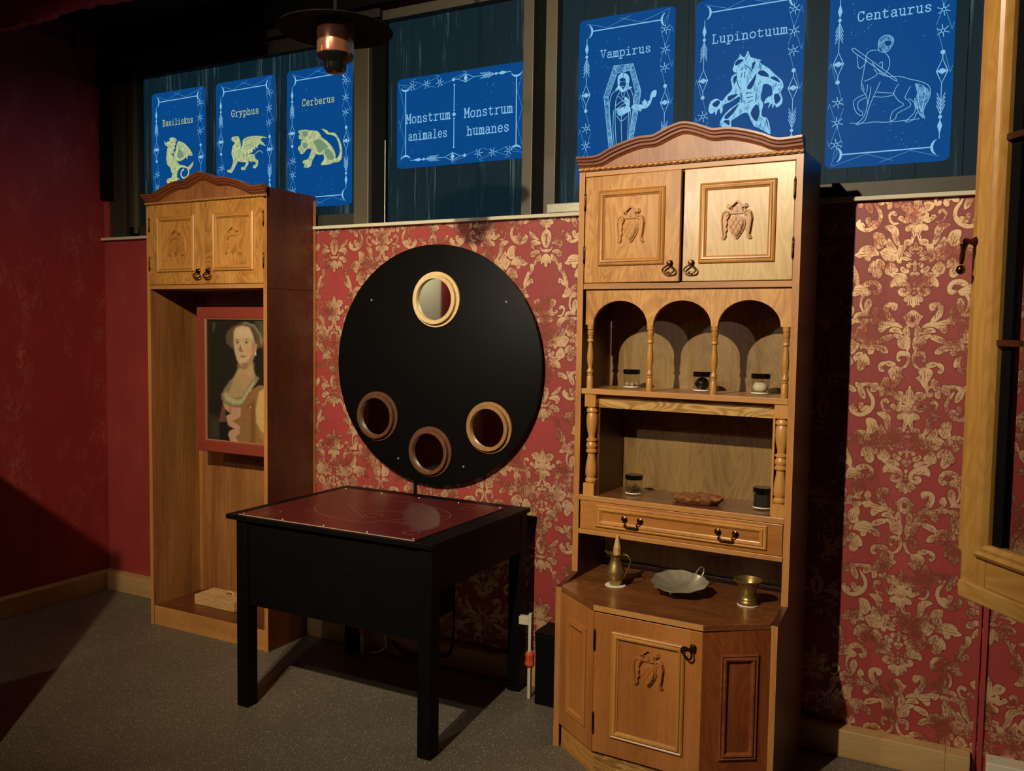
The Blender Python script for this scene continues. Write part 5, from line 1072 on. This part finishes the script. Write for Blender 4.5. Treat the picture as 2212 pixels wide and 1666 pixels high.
def lump(name, x, y, z, r, h, mat, label, cat, seed, amp=0.12, n=22, m=14, kind=None):
    rr = random.Random(seed); ph = [rr.uniform(0, 6.3) for _ in range(9)]
    B = MB().sphere((0, 0, 0), 1, n, m)
    vs = []
    for v in B.v:
        w = 1+amp*(math.sin(3*v[0]*2+ph[0])*math.sin(4*v[1]+ph[1])+0.6*math.sin(7*v[2]+5*v[0]+ph[2])+0.5*math.sin(9*v[1]-6*v[2]+ph[3]))/1.6
        vs.append((v[0]*r*min(w, 1.08), v[1]*r*min(w, 1.08), h/2*(1+v[2]*w)))
    zz = min(q[2] for q in vs); B.v = [(a, b, c-zz) for a, b, c in vs]
    o = B.build(name, mat, None, loc=at(x, y, z), smooth=70); tag(o, label, cat, kind=kind); return o
lump('black_lump', 0.436, 0.115, Z1+0.0055, 0.0252, 0.045, M_blk, 'shiny black lump filling jar in the middle arch', 'lump', 2, 0.08)
jar(0.640, 0.118, Z1, 'glass jar with a white lump, rightmost on arched shelf', 1.04)
lump('white_bulb', 0.640, 0.118, Z1+0.0055, 0.0255, 0.040, plain('white_bulb_skin', srgb(220, 206, 172), 0.6, bump=0.2), 'white bulb inside the rightmost jar on arched shelf', 'bulb', 5, 0.05)
jar(0.190, 0.113, Z2, 'glass jar half full of dried brown bits on open shelf', 1.06)
B = MB(); rr = random.Random(3)
for k in range(170):
    a = rr.uniform(0, 6.283); q = 0.025*math.sqrt(rr.random()); zc = rr.uniform(0.003, 0.030*(1.1-0.5*q/0.03))
    B.sphere((q*math.cos(a), q*math.sin(a), zc), rr.uniform(0.002, 0.0036), 5, 4, (1, rr.uniform(0.5, 1), rr.uniform(0.4, 0.9)))
tag(B.build('dried_bits', plain('dried_bits', srgb(96, 66, 40), 0.7, var=0.5, vscale=300), None, loc=at(0.190, 0.113, Z2+0.0055)), 'dried brown bits heaped inside the jar on open shelf', 'dried herbs', kind='stuff')
jar(0.660, 0.118, Z2, 'glass jar full of dark grains beside the right turned column', 1.08)
B = MB().lathe([(0.0001, 0.0), (0.0285, 0.0), (0.029, 0.044), (0.02, 0.047), (0.0001, 0.048)], 28)
tag(B.build('dark_grains', plain('dark_grains', srgb(34, 30, 26), 0.7, bump=0.8, bscale=500, var=0.7, vscale=600), None, loc=at(0.660, 0.118, Z2+0.0055), smooth=40), 'dark grains filling the jar beside right turned column', 'grain', kind='stuff')
# crumpled brown patty
def patty():
    rr = random.Random(11); n, m = 72, 16; vs = []; fs = []
    ph = [rr.uniform(0, 6.28) for _ in range(8)]
    for side in (0, 1):
        for i in range(m+1):
            q = i/m
            for k in range(n):
                a = 2*math.pi*k/n
                oct_ = 1/max(math.cos((a % (math.pi/4))-math.pi/8), 0.5)*0.95
                R = 0.092*q*(1+(oct_-1)*q)
                if side == 0:
                    z = 0.027-0.008*q*q+0.004*math.sin(7*a+6*q+ph[0])*q+0.006*math.sin(60*R*math.cos(a)+ph[1])*math.sin(70*R*math.sin(a)+ph[2])*(1-q*0.4)+0.0025*math.sin(17*a+ph[3])*q+0.003*math.sin(130*R*math.cos(a)+ph[4])*math.sin(120*R*math.sin(a)+ph[5])
                    z = max(z, 0.012)
                else: z = 0.0 if q < 0.85 else 0.012*(q-0.85)/0.15; R *= 0.93
                vs.append((R*math.cos(a), R*math.sin(a)*0.85, z))
    s = n*(m+1)
    for i in range(m):
        for k in range(n):
            j = (k+1) % n
            fs.append((i*n+k, i*n+j, (i+1)*n+j, (i+1)*n+k)); fs.append((s+i*n+j, s+i*n+k, s+(i+1)*n+k, s+(i+1)*n+j))
    for k in range(n):
        j = (k+1) % n; fs.append((m*n+k, m*n+j, s+m*n+j, s+m*n+k))
    o = MB().add(vs, fs).build('crumpled_patty', wood('brown_crust', srgb(92, 50, 24), srgb(134, 82, 44), srgb(166, 112, 66), 'X', 0.8, rough=0.6, coat=0, scale=6), None, loc=at(0.436, 0.100, Z2), smooth=50)
    tag(o, 'crumpled brown crust-like disc lying on the open shelf', 'crust')
patty()
# jug with a wooden stake on a white coaster
co = MB().lathe([(0.0001, 0), (0.036, 0), (0.0375, 0.0015), (0.036, 0.003), (0.0001, 0.003)], 32).build('white_coaster', M_white, None, loc=at(0.182, -0.02, Z3), smooth=35)
tag(co, 'thin white coaster under the brass jug', 'coaster')
jg = thing('brass_jug', 'small brass jug with thin handle on the dresser worktop', 'jug', at(0.182, -0.02, Z3+0.0032), -0.043)
MB().lathe([(0.0001, 0.0), (0.020, 0.0), (0.021, 0.006), (0.026, 0.014), (0.033, 0.028), (0.0345, 0.040), (0.032, 0.054), (0.025, 0.072), (0.0195, 0.088), (0.0185, 0.097), (0.023, 0.107), (0.031, 0.113), (0.030, 0.1135), (0.022, 0.108), (0.017, 0.097), (0.018, 0.088), (0.023, 0.072), (0.030, 0.054), (0.032, 0.040), (0.0001, 0.012)], 40).build('body', M_brass, jg, smooth=50)
MB().tube([(p.x, 0, p.y) for p in catmull([(0.026, 0.110), (0.040, 0.113), (0.053, 0.102), (0.055, 0.085), (0.047, 0.062), (0.037, 0.042), (0.033, 0.028)], 5)], 0.0022, 8).build('handle', M_brass, jg, smooth=50)
MB().prism([(-0.03, 0.1125), (-0.043, 0.118), (-0.030, 0.1105)], -0.008, 0.008).build('spout', M_brass, jg)
st = MB().lathe([(0.0001, 0.0), (0.013, 0.0), (0.013, 0.12), (0.0125, 0.124), (0.006, 0.155), (0.0001, 0.172)], 7).build('wooden_stake', M_pale, None, loc=at(0.186, -0.02, Z3+0.0165))
tag(st, 'pointed pale wooden stake standing in the brass jug', 'stake')
# leaf dish
lf = thing('leaf_dish', 'silver leaf-shaped dish with looped stem handle on the worktop', 'dish', at(0.418, 0.02, Z3+0.004), 0.35)
lf.rotation_euler = (0.0, 0.0, -0.45)
def leafdish():
    n, m = 96, 14; top = []; fs = []
    for i in range(m+1):
        q = i/m
        for k in range(n):
            a = 2*math.pi*k/n
            h = abs(math.sin((a-math.pi/2)/2))            # notch at +y
            R = 0.098*(0.55+0.49*h**0.55)*(1+0.022*math.cos(11*a))
            if abs(a-1.5*math.pi) < 0.5: R *= 1+0.10*(1-abs(a-1.5*math.pi)/0.5)
            x, y = R*q*math.cos(a)*1.05, R*q*math.sin(a)*1.05
            z = 0.010+0.030*q**2.0+0.017*math.exp(-(x/0.011)**2)*(1-q*0.5)+0.0008*math.cos(46*q)*(q < .85)
            top.append((x, y, z))
    vs = top + [(x, y, z-0.0022) for x, y, z in top]; s = len(top)
    for i in range(m):
        for k in range(n):
            j = (k+1) % n
            fs.append((i*n+k, i*n+j, (i+1)*n+j, (i+1)*n+k)); fs.append((s+i*n+j, s+i*n+k, s+(i+1)*n+k, s+(i+1)*n+j))
    for k in range(n):
        j = (k+1) % n; fs.append((m*n+k, m*n+j, s+m*n+j, s+m*n+k))
    MB().add(vs, fs).build('bowl', M_silver, lf, smooth=60, loc=(0, 0, 0.006), rot=(0.12, 0.06, 0))
leafdish()
MB().tube([(0, p.x, p.y) for p in catmull([(-0.02, 0.020), (0.02, 0.028), (0.055, 0.045), (0.085, 0.072), (0.105, 0.072), (0.108, 0.055), (0.098, 0.040)], 5)], [0.0022]*20+[0.003]*11, 8).build('stem_handle', M_silver, lf, smooth=50)
for a in (0.6, 2.54, 4.71):
    MB().sphere((0.058*math.cos(a), 0.058*math.sin(a), 0.006), 0.006, 12, 8).build('foot', M_silver, lf, smooth=60)
# mortar cup
cp = thing('brass_cup', 'small flared brass mortar cup at the right of the worktop', 'cup', at(0.646, 0.02, Z3), 0)
MB().lathe([(0.0001, 0), (0.031, 0), (0.0325, 0.003), (0.0315, 0.014), (0.0285, 0.018), (0.030, 0.022), (0.0262, 0.027), (0.0262, 0.042), (0.029, 0.056), (0.036, 0.072), (0.044, 0.081), (0.0485, 0.084), (0.0485, 0.0865), (0.045, 0.087), (0.040, 0.080), (0.032, 0.070), (0.026, 0.056), (0.022, 0.030), (0.0001, 0.024)], 40).build('body', M_brass, cp, smooth=40)
MB().lathe([(0.0325, 0.0035), (0.0345, 0.0015), (0.034, 0.0)], 40, caps=False).build('foot_rim', M_white, cp, smooth=40)

# ------------------------------------------------------------------ small things on the floor by the wall
M_offw = plain('offwhite_paint', srgb(204, 192, 168), 0.55)
M_orange = plain('orange_tape', srgb(206, 74, 40), 0.6, bump=0.3)
def post(name, x, y, h, label, zt0, zt1, blk=True):
    t = thing(name, label, 'batten', (x, y, 0), 0.2)
    box('stick', M_offw, t, -0.006, 0.006, -0.012, 0.012, 0, h, 0.001)
    B = MB(); m = 10
    for i in range(m+1):
        pass
    prof = [(0.006, zt0), (0.012, zt0+0.008), (0.021, zt0+0.022), (0.018, (zt0+zt1)/2), (0.020, zt1-0.02), (0.011, zt1-0.006), (0.006, zt1)]
    B.lathe(prof, 9).build('tape', M_orange, t)
    if blk: box('block', M_offw, t, -0.046, -0.006, -0.014, 0.014, h-0.045, h-0.012, 0.002)
post('taped_stick', -1.549, 3.108, 0.350, 'white upright stick with orange tape between table and dresser', 0.118, 0.203)
post('taped_stick', -2.432, 3.15, 0.17, 'short white stick with orange tape beside rear left table leg', 0.085, 0.15, False)
cbx = thing('black_box', 'low black box on the floor at left side of dresser', 'box', (-1.405, 3.13, 0), 0.0)
MB().box(-0.1, 0.1, -0.065, 0.065, 0, 0.285).build('body', M_black, cbx, bevel=0.003, fix=False)
MB().box(-0.1025, 0.1025, -0.0675, 0.0675, 0.285, 0.297).build('lid', M_black, cbx, bevel=0.002, fix=False)
cbl = MB().tube([(p.x, p.y, p.z) for p in catmull([(-2.40, 3.165, 0.0065), (-2.385, 3.172, 0.0065), (-2.36, 3.185, 0.012), (-2.33, 3.196, 0.045), (-2.338, 3.2, 0.08), (-2.34, 3.2, 0.30)], 6)], 0.006, 8).build('white_cable', M_white, None, smooth=50)
tag(cbl, 'white cable curling up wall under the black table', 'cable')
cbl = MB().tube([(p.x, p.y, p.z) for p in catmull([(-2.30, 3.196, 0.07), (-2.24, 3.19, 0.035), (-2.15, 3.185, 0.03), (-2.05, 3.19, 0.05), (-1.98, 3.198, 0.1), (-1.97, 3.198, 0.4)], 6)], 0.006, 8).build('black_cable', M_matt, None, smooth=50)
tag(cbl, 'black cable looping along baseboard under the table', 'cable')

# ------------------------------------------------------------------ glazed hutch standing at the right, seen by its door edge
ht = thing('glazed_hutch', 'golden wood glazed cabinet door with brass handle at the right edge', 'cabinet', (-0.0072, 1.757, 0), math.radians(-51.83))
GO_D, GO_M, GO_L = srgb(160, 106, 44), srgb(196, 142, 70), srgb(216, 168, 96)
M_gold_oakZ = wood('golden_oak_vertical', GO_D, GO_M, GO_L, 'Z', 0.35, rough=0.4)
M_gold_oakX = wood('golden_oak_horizontal', GO_D, GO_M, GO_L, 'X', 0.5, rough=0.4)
HWd, HZ0, HZ1 = 0.47, 1.032, 2.42
gd = MB().box(0.0, 0.062, 0.0, 0.022, HZ0, HZ1).build('door', M_gold_oakZ, ht, bevel=0.003, fix=False); tag(gd, 'golden oak stile of the glazed door')
MB().box(HWd-0.062, HWd, 0, 0.022, HZ0, HZ1).build('stile', M_gold_oakZ, gd, bevel=0.003, fix=False)
MB().box(0.062, HWd-0.062, 0, 0.022, HZ0+0.03, HZ0+0.105).build('bottom_rail', M_gold_oakX, gd, bevel=0.003, fix=False)
MB().box(0.0, HWd, -0.004, 0.022, HZ0-0.001, HZ0+0.03).build('bottom_strip', M_gold_oakX, gd, bevel=0.003, fix=False)
MB().box(0.062, HWd-0.062, 0, 0.022, HZ1-0.075, HZ1).build('top_rail', M_gold_oakX, gd, bevel=0.003, fix=False)
MB().frame(0.040, HWd-0.040, HZ0+0.082, HZ1-0.055, [(0, 0.0), (0.0, -0.006), (0.006, -0.010), (0.012, -0.006), (0.018, -0.007), (0.024, 0.002), (0.024, 0.02)]).build('glazing_bead', M_gold_oakZ, gd, fix=False)
MB().box(-0.014, 0.004, 0.004, 0.03, HZ0+0.08, HZ1).build('closing_strip', M_gold_oakZ, gd, bevel=0.002, fix=False)
for z in (1.4845, 1.832): MB().box(0.06, HWd-0.06, 0.0, 0.012, z, z+0.0105).build('glazing_bar', M_sideD, gd, fix=False)
MB().box(0.058, HWd-0.058, 0.013, 0.016, HZ0+0.1, HZ1-0.07).build('pane', glassmat('hutch_glass', (0.82, 0.80, 0.78, 1), 1.0), gd, fix=False)
MB().box(0.060, 0.086, 0.010, 0.026, HZ0+0.1, HZ1).build('dark_strip', M_matt, gd, fix=False)  # matt black strip beside the stile
B = MB()
B.lathe([(0.0001, -0.034), (0.006, -0.033), (0.0075, -0.028), (0.0055, -0.014), (0.011, -0.004), (0.0125, 0.0)], 16, (-0.002, 0.003, 1.668), 'y')
B.tube([(-0.004, -0.028, 1.662), (-0.005, -0.029, 1.648), (-0.006, -0.030, 1.632), (-0.007, -0.031, 1.618)], [0.009, 0.0055, 0.0065, 0.004], 12)
B.sphere((-0.008, -0.031, 1.606), 0.0105, 14, 10)
B.v = [(-0.002+(x+0.002)*0.75, 0.003+(y-0.003)*0.75, 1.668+(z-1.668)*0.8) for x, y, z in B.v]
B.build('door_handle', M_bronze, gd, smooth=45)
# carcass behind the hinge, out of the picture to the right
box('side_panel', M_gold_oakZ, ht, HWd, HWd+0.022, 0.0, 0.36, 0.0, 2.45)
box('side_panel', M_gold_oakZ, ht, HWd+0.5, HWd+0.522, 0.0, 0.36, 0.0, 2.45)
box('back_panel', M_sideD, ht, HWd+0.022, HWd+0.5, 0.34, 0.36, 0.0, 2.45)
for z in (0.05, 0.95, 1.03, 1.484, 1.83, 2.42): box('shelf', M_gold_oakX, ht, HWd+0.022, HWd+0.5, 0.0, 0.34, z, z+0.02)
box('lower_door', M_gold_oakZ, ht, HWd+0.024, HWd+0.498, -0.018, 0.0, 0.07, 0.95)

# ------------------------------------------------------------------ outside the picture: cupboard at the left, added pale door, spotlights, added fill lamp
cu = thing('side_cupboard', 'plain dark cupboard standing left of the picture', 'cupboard', (-3.60, 1.34, 0))
box('body', M_sideD, cu, 0, 0.66, 0.0, 0.39, 0.06, 1.50)
box('plinth', M_sideD, cu, 0.02, 0.64, 0.02, 0.37, 0.0, 0.06)
for x in (0.012, 0.334): box('door', M_redwood, cu, x, x+0.314, -0.018, 0.0, 0.08, 1.48)
d1 = struct('added_pale_door', MB().box(-4.3445, -4.32, -0.283, 0.55, 0.0, 2.05), plain('pale_door_paint', srgb(222, 220, 200), 0.5, var=0.05), bevel=0.004)  # added unseen door, placed to show pale in the top mirror
MB().lathe([(0.012, 0), (0.012, 0.03), (0.022, 0.035), (0.022, 0.055), (0.0001, 0.06)], 16, (-4.32, -0.2, 1.02), 'x').build('door_knob', M_brass, d1, smooth=40)

def spotlight(pos, aim, watts, colour, cone, blend, rad, idx):
    t = thing('spotlight', ('small black ceiling spotlight aimed at the dresser', 'small black spotlight with neutral light hung low', 'small black ceiling spotlight aimed at left cabinet')[idx], 'spotlight', pos)
    d = (Vector(aim)-Vector(pos)).normalized()
    q = d.to_track_quat('-Z', 'Y')
    can = MB().lathe([(0.036, -0.01), (0.036, 0.10), (0.03, 0.115), (0.0001, 0.118)], 24, caps=False).lathe([(0.033, 0.10), (0.033, -0.01), (0.036, -0.01)], 24, caps=False).build('can', M_matt, t, smooth=40)
    can.rotation_mode = 'QUATERNION'; can.rotation_quaternion = q
    MB().tube([(0, 0, 0.06), (0, 0, CZ-pos[2])], 0.008, 8).build('stem', M_matt, t)
    l = bpy.data.lights.new('spot_bulb', 'SPOT'); l.energy = watts; l.color = colour; l.spot_size = math.radians(cone); l.spot_blend = blend; l.shadow_soft_size = rad
    o = bpy.data.objects.new('spot_bulb', l); COL.objects.link(o); o.parent = t
    o.rotation_mode = 'QUATERNION'; o.rotation_quaternion = q; o.location = d*0.035
for i, s in enumerate(SPOTS): spotlight(*s, i)
fl = thing('fill_lamp', 'added fill lamp by the left wall, out of view', 'lamp', FILL[0])
MB().tube([(0, 0, 0.1), (0, 0, CZ-FILL[0][2])], 0.008, 8).build('stem', M_matt, fl)
MB().lathe([(0.17, -0.05), (0.15, 0.05), (0.06, 0.10), (0.0001, 0.11)], 32, caps=False).build('cover', M_matt, fl, smooth=40)
l = bpy.data.lights.new('fill_bulb', 'POINT'); l.energy = FILL[1]; l.color = FILL[2]; l.shadow_soft_size = FILL[3]*0.5
o = bpy.data.objects.new('fill_bulb', l); COL.objects.link(o); o.parent = fl; o.location = (0, 0, 0)
